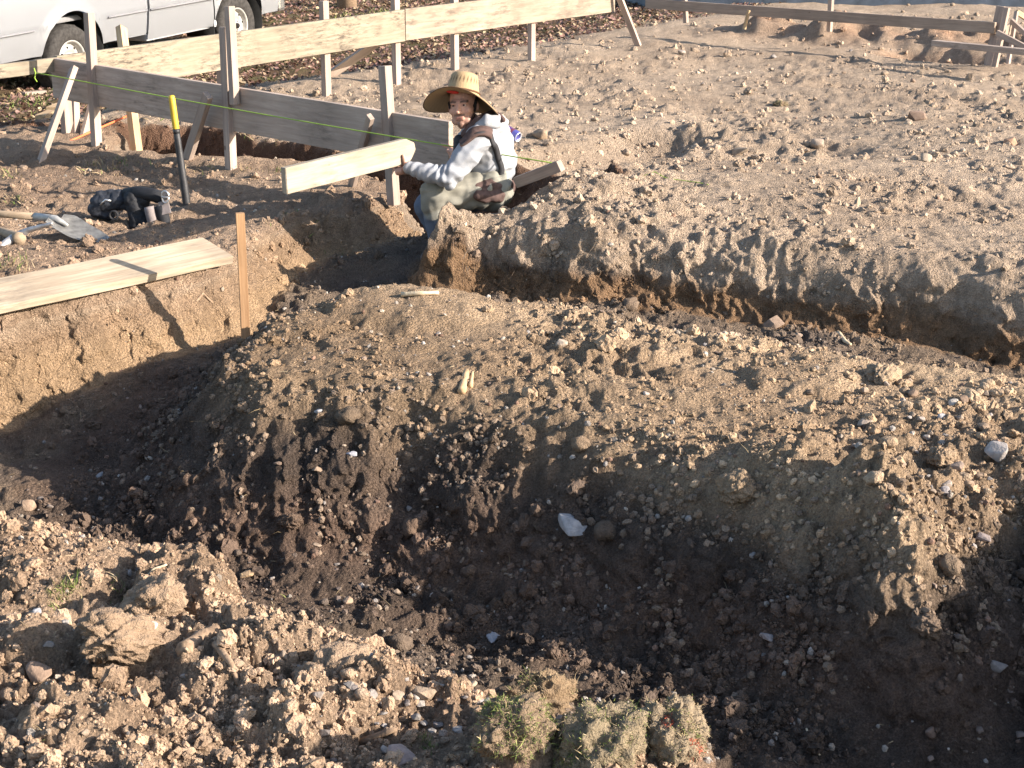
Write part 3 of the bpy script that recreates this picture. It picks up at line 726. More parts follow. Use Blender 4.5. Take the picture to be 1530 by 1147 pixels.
NAMED = [
 (1490, 685, 48, (.50, .46, .42), 'pale speckled grey block of stone at the right end of the mound', 'rock'),
 (855, 742, 95, (.50, .49, .48), 'flat whitish slab sticking out of the dark mound face', 'flat'),
 (530, 765, 28, (.56, .57, .60), 'bright white chip set in the dark red mound face', 'flat'),
 (1157, 488, 42, (.36, .27, .20), 'rounded brown rock perched on the edge of the far trench', 'rock'),
 (1192, 506, 24, (.42, .33, .25), 'small tan stone beside the rounded brown rock at the far trench', 'rock'),
 (1425, 603, 22, (.60, .55, .47), 'bright cream stone among pebbles on the mound top', 'rock'),
 (1407, 622, 18, (.50, .50, .50), 'small bluish white stone touching the cream stone', 'rock'),
 (1293, 634, 38, (.48, .40, .32), 'flat tan stone lying alone on the mound crest', 'flat'),
 (1153, 824, 40, (.50, .44, .41), 'pinkish pale flat stone on the dark lower mound face', 'flat'),
 (1466, 806, 40, (.40, .34, .31), 'triangular pale shard on the dark gully slope', 'flat'),
 (632, 1042, 48, (.48, .37, .26), 'pointed tan stone on the near bank beside the grey gravel', 'rock'),
 (598, 1140, 68, (.45, .35, .31), 'rounded pinkish boulder on the near bank below the stick', 'rock'),
 (778, 1124, 36, (.36, .31, .27), 'smooth grey stone tucked under the green sod', 'rock'),
 (812, 1130, 36, (.33, .26, .20), 'smooth brown stone wedged beside the grey stone under the sod', 'rock'),
 (57, 1012, 52, (.36, .26, .19), 'squarish brown rock in a hollow of the near bank', 'rock'),
 (42, 759, 32, (.42, .31, .22), 'rough tan rock on the rim of the near bank by the trench bend', 'rock'),
 (838, 517, 24, (.55, .46, .36), 'cream stone alone on the smooth middle of the mound top', 'rock'),
 (477, 616, 18, (.60, .59, .57), 'small white brick-shaped chip on the mound shoulder', 'rock'),
 (712, 925, 24, (.50, .52, .55), 'white splinter on the near trench floor', 'flat'),
 (733, 955, 44, (.45, .46, .48), 'long white flat stone on the near trench floor', 'flat'),
 (808, 206, 32, (.42, .32, .22), 'upright tan rock in the hollow behind the crouching man', 'rock'),
 (1510, 216, 26, (.46, .30, .20), 'upright orange brown rock on the house pad', 'rock'),
 (1389, 1098, 28, (.25, .18, .14), 'rounded brown pebble on the dark slope of the gully', 'rock'),
 (1490, 1000, 36, (.36, .32, .29), 'angular grey stone on the dark slope of the gully', 'rock'),
 (446, 1002, 26, (.42, .39, .36), 'grey squared stone beside the largest near clod', 'rock'),
 (1102, 221, 46, (.45, .37, .28), 'low flat tan stone on the house pad near the string', 'flat'),
 (1222, 219, 34, (.43, .35, .27), 'low rounded tan stone on the house pad', 'rock'),
 (1383, 240, 26, (.52, .44, .34), 'small pale stone on the house pad below the dark lumps', 'rock'),
 (1370, 178, 34, (.30, .22, .17), 'long dark brown stone lying on the house pad', 'rock'),
 (1430, 700, 26, (.38, .30, .24), 'brown stone next to the pale speckled block', 'rock'),
 (1412, 728, 22, (.46, .43, .42), 'blue grey wedge stone below the pale speckled block', 'rock'),
 (150, 712, 16, (.45, .44, .43), 'grey white pebble on the left trench floor', 'rock'),
 (340, 455, 26, (.55, .38, .20), 'ochre chunk stuck in the sunlit left bank', 'flat'),
 (705, 1025, 20, (.55, .46, .34), 'tall cream splinter on the near rim', 'rock'),
 (520, 900, 22, (.50, .37, .26), 'cream stone on the crumbling near rim', 'rock'),
 (370, 858, 30, (.50, .36, .22), 'ochre flat stone on the crumbling near rim', 'flat'),
 (135, 985, 0, (.5, .5, .5), '', 'rock'),
 (720, 1050, 34, (.36, .35, .35), 'blue grey flat stone in the grey gravel above the sod', 'flat'),
 (685, 1095, 18, (.48, .46, .43), 'pale oval pebble in the grey gravel left of the sod', 'rock'),
 (55, 918, 22, (.47, .47, .47), 'grey white stone in the shaded hollow of the near bank', 'rock'),
]
for i, (px, py, s, col, lab, kd) in enumerate(NAMED):
    if s: put_stone(px, py, s, col, lab, None, kd, i)
CLODN = [
 (505, 1030, 120, (.36, .27, .19), 'largest pale clod on the near bank, smooth on one side', 'big', 1.0),
 (905, 732, 44, (.36, .27, .18), 'tan clod sitting over the whitish slab on the mound face', 'clod', 1.0),
 (868, 667, 34, (.27, .19, .13), 'brown clod at the top of the dark mound face', 'clod', 1.0),
 (1410, 680, 50, (.30, .22, .15), 'fuzzy brown clod left of the pale speckled block', 'big', 1.0),
 (1375, 715, 42, (.30, .22, .15), 'earthy lump on the brink of the mound, above the gully', 'big', 1.0),
 (1100, 735, 56, (.30, .22, .15), 'broad tan clod on the mound face', 'big', 1.0),
 (520, 605, 38, (.27, .20, .13), 'double clod on the mound shoulder beside the white chip', 'clod', 1.0),
 (615, 735, 46, (.32, .22, .14), 'rusty lit clod hanging on the dark mound face', 'clod', .7),
 (700, 740, 30, (.30, .22, .15), 'small lit clod hanging on the dark mound face', 'clod', .7),
 (430, 690, 40, (.32, .23, .15), 'lit clod sliding down the mound face', 'big', .7),
 (230, 905, 90, (.33, .24, .16), 'rounded earthy sod lump on the near bank', 'big', 1.0),
 (185, 965, 110, (.34, .25, .17), 'flat-topped pale clod above the hollow in the near bank', 'big', 1.3),
 (600, 965, 40, (.30, .22, .15), 'dark crumbly clod overhanging the near trench rim', 'clod', 1.0),
 (1385, 925, 46, (.30, .22, .15), 'rooty lit clod low in the gully', 'big', 1.0),
 (1415, 890, 38, (.27, .2, .14), 'crumbly lit clod halfway up the gully', 'clod', 1.0),
 (940, 460, 32, (.27, .2, .14), 'dark brown clod on the far rim of the mound', 'clod', 1.0),
 (1320, 570, 60, (.33, .25, .17), 'low fibrous clod on the far right rim of the mound', 'big', 1.3),
]
for i, (px, py, s, col, lab, kd, asp) in enumerate(CLODN):
    put_stone(px, py, s, col, lab, None, kd, 60 + i, .3, asp)
ZL = (('mound', 'brown stone lying loose on the mound', 'loose stones on the mound'),
      ('face', 'stone on the dark bank of the near trench', 'stones on the near trench bank'),
      ('fore', 'stone lying loose on the near bank', 'loose stones on the near bank'),
      ('pad', 'stone lying loose on the wide house pad', 'loose stones on the house pad'),
      ('left', 'stone lying loose on the left bank', 'loose stones on the left bank'))
def scatter_individuals(n, spec, pxr, pyr, smin, smax, cols, kd_mix=.4, ok=None):
    made = 0; tries = 0
    while made < n and tries < n * 30:
        tries += 1
        px, py = rnd.uniform(*pxr), rnd.uniform(*pyr)
        if ok and not ok(px, py): continue
        s = smin + (smax - smin) * rnd.random() ** 2.2
        col = cols[rnd.randrange(len(cols))]; f = rnd.uniform(.8, 1.15); col = tuple(min(.7, c * f) for c in col)
        clod = rnd.random() < kd_mix
        flat = rnd.random() < .25
        lum = sum(col) / 3; hue = col[0] / max(.01, col[2])
        word = ('pale ' if lum > .36 else 'dark ' if lum < .22 else '') + ('grey ' if hue < 1.35 else 'tan ' if hue < 1.6 else 'brown ')
        size = 'large ' if s > smin + .5 * (smax - smin) else 'small ' if s < smin + .15 * (smax - smin) else 'mid-sized '
        what = size + word + ('soil clod' if clod else 'flat stone' if flat else 'rounded stone')
        put_stone(px, py, s, col, spec[0].replace('brown ', '').replace('red clay stone', 'stone').replace('stone', what, 1), spec[1].replace('stones', 'clods') if clod else spec[1], 'clod' if clod else ('flat' if flat else 'rock'), made + 200, rnd.uniform(.2, .4))
        made += 1
TANS = [(.40, .32, .24), (.48, .42, .36), (.33, .25, .18), (.36, .33, .30), (.30, .22, .16)]
EARTH = [(.32, .24, .165), (.28, .20, .14), (.36, .27, .19)]
scatter_individuals(52, ('brown stone lying loose among pebbles at the right end of the mound', 'pebble stones at the right end of the mound'), (1270, 1525), (560, 740), 11, 32, TANS, .2)
scatter_individuals(26, ('stone lying loose on the mound top', 'loose stones on the mound top'), (450, 1270), (450, 640), 9, 20, TANS, .5)
scatter_individuals(34, ('stone on the dark face of the mound', 'stones on the mound face'), (420, 1350), (690, 900), 9, 22, TANS + [(.25, .17, .13)], .3, lambda x, y: y > 640 + (x - 400) * .14)
scatter_individuals(24, ('stone on the dark slope of the gully', 'stones in the gully'), (1390, 1528), (820, 1140), 10, 28, [(.20, .16, .13), (.28, .22, .18), (.16, .12, .10)], .3)
scatter_individuals(26, ('stone on the shaded floor of the near trench', 'stones on the near trench floor'), (60, 700), (700, 930), 9, 20, [(.28, .24, .21), (.20, .16, .14), (.36, .33, .30)], .35, lambda x, y: 690 + x * .28 < y < 760 + x * .33)
scatter_individuals(60, ('stone lying loose on the near bank', 'loose stones on the near bank'), (5, 740), (830, 1145), 10, 30, TANS, .5, lambda x, y: y > 830 + x * .3)
scatter_individuals(34, ('stone in the grey gravel patch beside the sod', 'stones in the grey gravel patch'), (470, 730), (1010, 1145), 10, 26, [(.34, .32, .30), (.28, .25, .23), (.42, .39, .35)], .15, lambda x, y: y > 1000 + (x - 470) * .12)
scatter_individuals(36, ('stone lying loose on the wide house pad', 'loose stones on the house pad'), (850, 1525), (70, 380), 7, 18, TANS, .5)
scatter_individuals(16, ('stone lying loose on the left bank', 'loose stones on the left bank'), (0, 560), (250, 400), 7, 16, TANS, .5)
scatter_individuals(14, ('red clay stone on the far spoil heap', 'red clay stones on the far spoil heap'), (1200, 1470), (4, 40), 6, 17, [(.25, .15, .09), (.30, .19, .12)], 1.0)
place_stones()
lap('stones')
# ------------------------------------------------------------------ shape helpers for things
def tube_me(name, pts, rad, seg=8, cap=True):
    """tube through points; rad a number or one per point"""
    pts = [Vector(p) for p in pts]
    n = len(pts); rad = [rad] * n if not hasattr(rad, '__len__') else rad
    V, F = [], []
    ref = Vector((0, 0, 1))
    for i, p in enumerate(pts):
        t = (pts[min(i + 1, n - 1)] - pts[max(i - 1, 0)]).normalized()
        if abs(t.dot(ref)) > .95: ref = Vector((1, 0, 0))
        u = t.cross(ref).normalized(); v = t.cross(u)
        ref = -v if False else ref
        for k in range(seg):
            a = 2 * math.pi * k / seg
            V.append(p + (u * math.cos(a) + v * math.sin(a)) * rad[i])
    for i in range(n - 1):
        for k in range(seg):
            a = i * seg + k; b = i * seg + (k + 1) % seg
            F.append((a, b, b + seg, a + seg))
    if cap:
        F.append(tuple(range(seg))[::-1]); F.append(tuple(range((n - 1) * seg, n * seg)))
    me = mesh_py(name, V, F)
    bm = bmesh.new(); bm.from_mesh(me); bmesh.ops.recalc_face_normals(bm, faces=bm.faces[:]); bm.to_mesh(me); bm.free()
    return smooth(me)
def lathe_me(name, prof, seg=48):
    """profile (r, x) turned about the local Y axis: returns mesh with axis Y"""
    V, F = [], []
    n = len(prof)
    for k in range(seg):
        a = 2 * math.pi * k / seg
        for (r, y) in prof: V.append((r * math.cos(a), y, r * math.sin(a)))
    for k in range(seg):
        for i in range(n - 1):
            a = k * n + i; b = ((k + 1) % seg) * n + i
            F.append((a, a + 1, b + 1, b))
    me = mesh_py(name, V, F)
    bm = bmesh.new(); bm.from_mesh(me); bmesh.ops.remove_doubles(bm, verts=bm.verts[:], dist=1e-5); bmesh.ops.recalc_face_normals(bm, faces=bm.faces[:]); bm.to_mesh(me); bm.free()
    return smooth(me)
def ball_pts(c, r, q=None, n=60):
    ga = math.pi * (3 - math.sqrt(5)); o = []
    r = Vector(r) if hasattr(r, '__len__') else Vector((r, r, r))
    for i in range(n):
        y = 1 - 2 * (i + .5) / n; rr = math.sqrt(1 - y * y); a = ga * i
        v = Vector((rr * math.cos(a) * r.x, y * r.y, rr * math.sin(a) * r.z))
        if q is not None: v = q @ v
        o.append(Vector(c) + v)
    return o
def hull_into(bm, pts):
    vs = [bm.verts.new(p) for p in pts]
    res = bmesh.ops.convex_hull(bm, input=vs)
    dead = [g for g in res['geom_interior'] + res['geom_unused'] if isinstance(g, bmesh.types.BMVert) and g.is_valid]
    bmesh.ops.delete(bm, geom=list(set(dead)), context='VERTS')
def blob_me(name, prims, voxel=.006, relax=4):
    """capsules ('c', p0, r0, p1, r1), ellipsoids ('e', c, (rx,ry,rz), quat) and hulls ('h', pts) melted into one skin"""
    bm = bmesh.new()
    for p in prims:
        if p[0] == 'c': hull_into(bm, ball_pts(p[1], p[2], None, 40) + ball_pts(p[3], p[4], None, 40))
        elif p[0] == 'e': hull_into(bm, ball_pts(p[1], p[2], p[3] if len(p) > 3 else None, 120))
        else: hull_into(bm, [Vector(q) for q in p[1]])
    me = bpy.data.meshes.new(name); bm.to_mesh(me); bm.free()
    o = bpy.data.objects.new(name + '_tmp', me); COL.objects.link(o)
    m = o.modifiers.new('r', 'REMESH'); m.mode = 'VOXEL'; m.voxel_size = voxel
    if relax:
        s_ = o.modifiers.new('s', 'SMOOTH'); s_.factor = .5; s_.iterations = relax
    dg = bpy.context.evaluated_depsgraph_get()
    res = bpy.data.meshes.new_from_object(o.evaluated_get(dg)); res.name = name
    bpy.data.objects.remove(o); bpy.data.meshes.remove(me)
    return smooth(res)
def verts_np(me):
    a = np.empty(len(me.vertices) * 3, np.float32); me.vertices.foreach_get('co', a); return a.reshape(-1, 3).astype(float)
def norms_np(me):
    a = np.empty(len(me.vertices) * 3, np.float32); me.vertices.foreach_get('normal', a); return a.reshape(-1, 3).astype(float)
def set_verts(me, co): me.vertices.foreach_set('co', co.astype(np.float32).ravel()); me.update()
def vcol(me, c):
    a = me.attributes.new('Col', 'FLOAT_COLOR', 'POINT')
    a.data.foreach_set('color', np.concatenate([c, np.ones((len(c), 1))], 1).astype(np.float32).ravel())

# ------------------------------------------------------------------ batter boards
def zaxis_post(name, foot, top, w_, t_, facedir, mat, parent, bury=.12, seed=0):
    """upright of section w_ (across facedir's side) by t_ (along facedir)"""
    foot, top = Vector(foot), Vector(top)
    ax = (top - foot).normalized()
    a = foot - ax * bury
    return plank(name, a, top, t_, w_, mat, parent, up=facedir, warp=0, seed=seed)
# near board: in shade, seen from its outside
NA = at(78, 86, .60); NB = atd(674, 181, 9.58)
ND = (NB - NA).normalized(); NN = Vector((ND.y, -ND.x, 0)).normalized()      # towards the camera side
if NN.y > 0: NN = -NN
BH, BT = .28, .038
def near_pt(px, off=0.0, dz=0.0):
    """top line of the near board at an image column"""
    best = None
    for i in range(401):
        p = NA.lerp(NB, i / 400)
        q = 765 + FOC * p.x / (p.y * CP + (CAM_H - p.z) * SP)
        if best is None or abs(q - px) < best[0]: best = (abs(q - px), p)
    return best[1] + NN * off + Vector((0, 0, dz))
nb = empty('batter_board', (near_pt(340).x, near_pt(340).y, 0)); tag(nb, 'shaded grey batter board on staked posts behind the black tool pouch, beside the man', 'batter board')
dn = Vector((0, 0, -BH / 2))
plank('board', NA + dn, NB + dn, BH, BT, W_GREY, nb, seed=3)
def near_post(px_t, py_t, px_b, py_b, off, w_, t_, mat, lean=0):
    pb = near_pt(px_b, off); b = atd(px_b, py_b, pb.y); t = atd(px_t, py_t, near_pt(px_t, off).y)
    return zaxis_post('post', b, t, w_, t_, NN, mat, nb, .15, int(px_t))
near_post(133, 19, 146, 245, BT / 2 + .03, .058, .055, W_POST)
near_post(336, 40, 345, 245, BT / 2 + .030, .058, .055, W_POST)
near_post(343, 9, 349, 120, BT / 2 + .085, .045, .050, W_POST)
near_post(575, 98, 586, 268, BT / 2 + .03, .058, .055, W_POST)
def brace(a, b, parent, mat, w_=.07, t_=.038, up=None):
    return plank('brace', a, b, t_, w_, mat, parent, up=up or NN, warp=0)
brace(near_pt(132, .12, -.02), at(58, 250, -.02), nb, W_POST, .062)
brace(near_pt(334, .13, -.05), at(276, 250, 0), nb, W_POST, .066)
brace(near_pt(576, .12, -.02), at(524, 284, .0), nb, W_POST, .045, .03)
# far board: sunlit, two lengths butted at the third post
fb = empty('batter_board', (CORNER.x + FARDIR.x * 2, CORNER.y + FARDIR.y * 2, 0)); tag(fb, 'long sunlit batter board in two spliced lengths beside the white pickup', 'batter board')
def far_pt(s, off=0.0, z=.60): return Vector((CORNER.x, CORNER.y, 0)) + FARDIR * s + FARN * off + Vector((0, 0, z))
def far_s(px):
    best = None
    for i in range(0, 1000):
        p = far_pt(i * .0095)
        q = 765 + FOC * p.x / (p.y * CP + (CAM_H - p.z) * SP)
        if best is None or abs(q - px) < best[0]: best = (abs(q - px), i * .0095)
    return best[1]
s_spl = far_s(603); s_end = far_s(917)
plank('board', far_pt(.03, 0, .61 - BH / 2), far_pt(s_spl - .003, 0, .66 - BH / 2), BH, BT, W_FAR, fb, seed=5)
plank('board', far_pt(s_spl + .003, 0, .665 - BH / 2), far_pt(s_end, 0, .665 - BH / 2), BH, BT, W_FAR2, fb, seed=6)
plank('rail', far_pt(-.9, -.02, .555), far_pt(.02, -.02, .555), .095, BT, W_FAR, fb, seed=7)
def far_post(px, ztop, lean_px=None, mat=W_POST, w_=.075, t_=.05):
    s_ = far_s(px); b = far_pt(s_, BT / 2 + .028, -.75); z0 = gz(b.x, b.y); b.z = z0
    t = far_pt(s_, BT / 2 + .028, ztop)
    return zaxis_post('post', b, t, w_, t_, FARN, mat, fb, .15, int(px))
far_post(100, .52)
far_post(335, .60)
far_post(491, .80); far_post(597, .98); far_post(685, 1.0); far_post(800, .8)
# leaning fresh post behind the near board
p_t = atd(181, 41, 13.05); p_b = atd(206, 236, 12.35)
zaxis_post('post', p_b, p_t, .075, .05, FARN, W_FRESH, fb, .1)
brace(atd(140, 150, 12.6), atd(122, 219, 12.2), fb, W_POST, .07, .03, FARN)
brace(atd(112, 150, 12.5), atd(114, 216, 12.3), fb, W_POST, .06, .035, FARN)
brace(far_pt(s_spl + .35, .25, .50), far_pt(s_spl - .4, 1.1, -.25), fb, W_GREY, .09, .03, FARN)
plank('brace', far_pt(s_end - .1, -.05, .70), far_pt(s_end + .12, -.25, .02), .07, .035, W_POST, fb, up=FARN, warp=0)
# far right board
RA0 = Vector((1.55, 20.15, .43)); RB0 = atd(1488, 33, 17.0)
rd = (RB0 - RA0).normalized(); rn = Vector((rd.y, -rd.x, 0)).normalized()
if rn.y > 0: rn = -rn
rb = empty('batter_board', (RB0.x, RB0.y, 0)); tag(rb, 'low dark batter board in front of the red spoil heap, with a corner post', 'batter board')
plank('board', RA0 + Vector((0, 0, -.055)), RB0 + Vector((0, 0, -.055)), .11, .038, W_DARK, rb, seed=9)
def rpost(px_t, py_t, px_b, py_b, Y, w_=.075, mat=W_POST):
    return zaxis_post('post', atd(px_b, py_b, Y), atd(px_t, py_t, Y), w_, .045, rn, mat, rb, .12, int(px_t))
rpost(1496, 9, 1480, 84, 17.05, .085); rpost(1505, 11, 1489, 86, 16.9, .05)
rpost(1242, -6, 1240, 30, 18.6, .05); rpost(1022, -14, 1024, 18, 19.8, .05)
zaxis_post('stake', atd(1116, 27, 19.0), atd(1119, 15, 19.0), .03, .03, rn, W_FRESH, rb)
cs = empty('corner_frame', atd(1515, 90, 17.3)); tag(cs, 'little corner frame of stakes and braces at the end of the dark board', 'frame')
zaxis_post('stake', atd(1508, 84, 17.3), atd(1519, 17, 17.5), .035, .035, rn, W_POST, cs)
plank('brace', atd(1490, 49, 16.8), atd(1545, 78, 16.4), .06, .03, W_POST, cs, warp=0)
plank('brace', atd(1511, 31, 17.0), atd(1545, 62, 16.6), .05, .03, W_POST, cs, warp=0)
plank('brace', atd(1519, 18, 17.5), atd(1548, 36, 17.8), .05, .03, W_FRESH, cs, warp=0)
plank('panel', atd(1497, 50, 17.2), atd(1513, 41, 17.6), .11, .02, W_FAR2, cs, warp=0)
a, b = atd(1396, 64, 16.6), atd(1560, 80, 15.6)
o = plank('lumber_length', a, b, .055, .09, W_GREY, None, warp=0); tag(o, 'thin grey length of lumber lying in front of the corner frame', 'lumber')

# ------------------------------------------------------------------ string lines
NEON = simple('neon_string', (.30, .45, .06), .6, 0, .3, .1)
ORANGE = simple('orange_cord', (.72, .16, .06), .6, 0, .3, .1)
s0 = atd(52, 108, 11.5); s1 = atd(836, 245, 8.9)
sl = empty('string_line', s0); tag(sl, 'taut neon green mason string stretched in front of the shaded batter board', 'string')
link('cord', tube_me('cord', [s0.lerp(s1, i / 30) - Vector((0, 0, .012 * math.sin(math.pi * i / 30))) for i in range(31)], .0034, 6), NEON, sl)
link('knot', tube_me('knot', [s0 + Vector((0, -.01, .03)), s0 + Vector((.01, -.02, .0)), s0 + Vector((.0, -.015, -.035)), s0 + Vector((.015, -.02, -.06))], .004, 6), NEON, sl)
g_pts = solve([(930 + 16 * i, 258 + i * 2.1) for i in range(9)])
link('loose_end', tube_me('loose_end', [Vector(p) + Vector((0, 0, .002)) for p in g_pts], .0022, 6), NEON, sl)
c_pts = [atd(70, 224, 11.9), atd(110, 208, 12.1), atd(160, 186, 12.5), atd(188, 174, 12.7), atd(222, 157, 13.2)]
o = link('cord', tube_me('cord', c_pts, .008, 6), ORANGE); tag(o, 'straight orange cord crossing the ground behind the shaded batter board', 'cord')
# stub of board the string is tied to
o = plank('board_offcut', atd(772, 272, 9.15), atd(838, 247, 8.88), .06, .035, W_POST, None, warp=0, up=(0, -.35, 1)); tag(o, 'half buried board offcut on the pad edge holding the green string', 'board')

# ------------------------------------------------------------------ left bank: plank, stake, tools
pr, pl = at(325, 374, .06), at(-120, 467, .06)
o = plank('plank', pl, pr, .245, .04, W_PLANK, None, up=(-.10, .965, .19), warp=.006, seed=12)
tag(o, 'wide yellow plank lying along the brink of the left bank', 'plank')
sb = at(366, 478, -.05); sbase = atd(367, 500, 7.75); sbase.z = -.36
stop = atd(358.5, 318, 7.75)
o = plank('survey_stake', sbase, stop, .032, .040, W_STAKE, None, up=(.25, -.97, 0), warp=0, bev=.002)
tag(o, 'slim brown wooden stake standing upright in the left trench', 'stake')
# digging bar
BLACKM = simple('black_steel', (.035, .035, .038), .55, .3, .5, .4, 20, .2, 120)
YEL = simple('yellow_grip', (.50, .33, .03), .5, 0, .4, .1, 20)
bb = at(280, 303, 0); bb.z = gz(bb.x, bb.y) - .05
btop = atd(256, 142, bb.y + .05)
db = empty('digging_bar', bb); tag(db, 'black steel digging bar with a yellow grip stuck upright in the soil', 'digging bar')
bx = btop - bb; mid = bb + bx * .76
link('shaft', tube_me('shaft', [bb, bb + bx * .03, bb + bx * .3, mid, mid + bx * .01], [.022, .024, .022, .0185, .017], 14), BLACKM, db)
link('grip', tube_me('grip', [bb + bx * .68, bb + bx * .72, bb + bx * .97, bb + bx * .99, btop], [.0188, .0195, .0195, .018, .012], 14), YEL, db)
link('worn_band', tube_me('worn_band', [bb + bx * .675, bb + bx * .715], .0202, 14), BLACKM, db)
# shovel
STEEL = simple('dusty_steel', (.42, .41, .39), .55, .35, .4, .3, 25, .2, 90)
DSTEEL = simple('dull_steel', (.36, .35, .35), .5, .5, .5, .25, 30)
sh0 = atd(84, 330, 8.95); sh1 = atd(161, 361, 8.72)
sv = empty('shovel', (sh0 + sh1) / 2); tag(sv, 'round point shovel with a dusty steel blade left of the black tool pouch', 'shovel')
sx = (sh1 - sh0).normalized(); sn = Vector((.50, -.36, .80)); sn = (sn - sx * sn.dot(sx)).normalized(); sy = sn.cross(sx)
Lb = (sh1 - sh0).length; V = []; F = []
nu, nv = 14, 9
for i in range(nu):
    t = i / (nu - 1); wd = .105 * (min(1, (t + .03) / .12) ** .5) * (1 - max(0, (t - .45) / .55) ** 2.0) ** .6 if t < 1 else 0.002
    for j in range(nv):
        u_ = (j / (nv - 1) * 2 - 1)
        V.append(sh0 + sx * (Lb * t) + sy * (wd * u_) + sn * (.03 * u_ * u_ * (1 - t * .6) - .025 * math.sin(t * 2.6)))
for i in range(nu - 1):
    for j in range(nv - 1): F.append((i * nv + j, i * nv + j + 1, (i + 1) * nv + j + 1, (i + 1) * nv + j))
bm = bmesh.new(); vs = [bm.verts.new(v) for v in V]; [bm.faces.new([vs[k] for k in f]) for f in F]
bmesh.ops.solidify(bm, geom=bm.faces[:], thickness=.003); bm.normal_update()
me = bpy.data.meshes.new('blade'); bm.to_mesh(me); bm.free(); smooth(me)
link('blade', me, STEEL, sv)
hend = atd(-60, 312, 9.15)
link('socket', tube_me('socket', [sh0 + sx * .09 + sn * .002, sh0 + sn * .012, sh0.lerp(hend, .22) + sn * .01], [.008, .019, .021], 10), STEEL, sv)
link('handle', tube_me('handle', [sh0.lerp(hend, .2) + sn * .01, sh0.lerp(hend, .6), hend], [.0195, .019, .018], 10), W_HANDLE, sv)
# pickaxe
pc = atd(24, 354, 8.72); t1 = atd(77, 334, 8.66); t2 = atd(-8, 377, 8.6)
pk = empty('pickaxe', pc); tag(pk, 'pickaxe with pale steel arms lying beside the shovel handle', 'pickaxe')
link('head', blob_me('head', [('c', pc, .028, pc.lerp(t1, .35) + Vector((0, 0, .012)), .016), ('c', pc.lerp(t1, .35) + Vector((0, 0, .012)), .016, t1, .010), ('c', pc, .028, pc.lerp(t2, .5) + Vector((0, 0, .008)), .020), ('c', pc.lerp(t2, .5) + Vector((0, 0, .008)), .02, t2, .012)], .004, 3), DSTEEL, pk)
hd = (atd(-30, 332, 9.1) - pc).normalized()
link('handle', tube_me('handle', [pc - hd * .055, pc - hd * .03, pc + hd * .04, pc + hd * .2, pc + hd * .75], [.033, .034, .028, .021, .019], 12), W_HANDLE, pk)
# black tool pouch heap
BLK = simple('black_nylon', (.014, .015, .019), .75, 0, .35, .35, 30, .5, 220)
BLK2 = simple('navy_nylon', (.022, .026, .036), .7, 0, .35, .3, 30, .5, 220)
GREYF = simple('grey_suede', (.22, .19, .185), .9, 0, .2, .2, 30, .4, 200)
CHROME = simple('buckle_metal', (.62, .62, .62), .3, .8, .5, .1)
BY = 9.45
tb = empty('tool_pouch', at(195, 338, 0)); tag(tb, 'heap of black tool pouches with a belt and silver buckle on the left bank', 'tool bag')
def Q(px, py, dy=0.0): return atd(px, py, BY + dy)
me = blob_me('pouch', [('c', Q(148, 304), .055, Q(176, 300), .06), ('c', Q(142, 312), .045, Q(160, 318), .045), ('c', Q(176, 296), .04, Q(192, 306), .04), ('c', Q(150, 292), .03, Q(180, 290), .03)], .006, 3)
co = verts_np(me); nn = norms_np(me); set_verts(me, co + nn * (.006 * perlin(co[:, 0] * 22, co[:, 2] * 30, 5) + .003 * perlin(co[:, 0] * 60, co[:, 2] * 60, 6))[:, None])
link('pouch', me, BLK2, tb)
me = blob_me('pouch', [('c', Q(197, 298, -.05), .045, Q(208, 330, -.07), .055), ('c', Q(205, 335, -.08), .05, Q(225, 341, -.09), .04), ('c', Q(194, 290, -.03), .03, Q(214, 300, -.05), .04)], .006, 3)
co = verts_np(me); nn = norms_np(me); set_verts(me, co + nn * (.006 * perlin(co[:, 0] * 22, co[:, 2] * 30, 7) + .003 * perlin(co[:, 0] * 60, co[:, 2] * 60, 8))[:, None])
link('pouch', me, BLK, tb)
link('belt', tube_me('belt', [Q(188, 290, 0), Q(205, 288, -.04), Q(228, 291, -.07), Q(246, 296, -.09)], [.035, .038, .037, .036], 14), BLK, tb)
bq = Q(247, 294, -.135); bm = bmesh.new()
bu = link('buckle', tube_me('buckle', [bq + Vector((math.cos(a) * .021, -.006 * math.cos(a), math.sin(a) * .034)) for a in [k * math.pi / 8 for k in range(17)]], .005, 6), CHROME, tb)
link('prong', tube_me('prong', [bq + Vector((-.02, 0, 0)), bq + Vector((.02, -.01, 0))], .0035, 6), CHROME, bu)
def ring_pocket(cx, cy, dy, rx, hz, mat):
    c = Q(cx, cy, dy); prof = [(rx * .8, -hz), (rx, -hz * .6), (rx * 1.02, hz * .6), (rx * .98, hz), (rx * .84, hz), (rx * .82, -hz * .7), (0.001, -hz * .8)]
    me = lathe_me('pocket', prof, 20); M = Matrix.Translation(c) @ Matrix.Rotation(math.radians(78), 4, 'X') @ Matrix.Rotation(math.radians(12), 4, 'Z')
    return link('pocket', me, mat, tb, M)
ring_pocket(226, 322, -.12, .030, .05, GREYF); ring_pocket(243, 322, -.11, .036, .055, BLK)
me = box_me('flap', .06, .008, .075, .003); link('flap', me, GREYF, tb, Matrix.Translation(Q(246, 310, -.13)) @ Matrix.Rotation(-.25, 4, 'Y') @ Matrix.Rotation(-.3, 4, 'X'))
link('strap', tube_me('strap', [Q(150, 306, -.06), Q(158, 298, -.075), Q(166, 300, -.07)], .006, 6), CHROME, tb)
link('loop_ring', lathe_me('loop_ring', [(.018, -.012), (.026, -.014), (.028, 0), (.026, .014), (.018, .012), (.016, 0), (.018, -.012)], 20), BLK, tb, Matrix.Translation(Q(170, 321, -.09)))
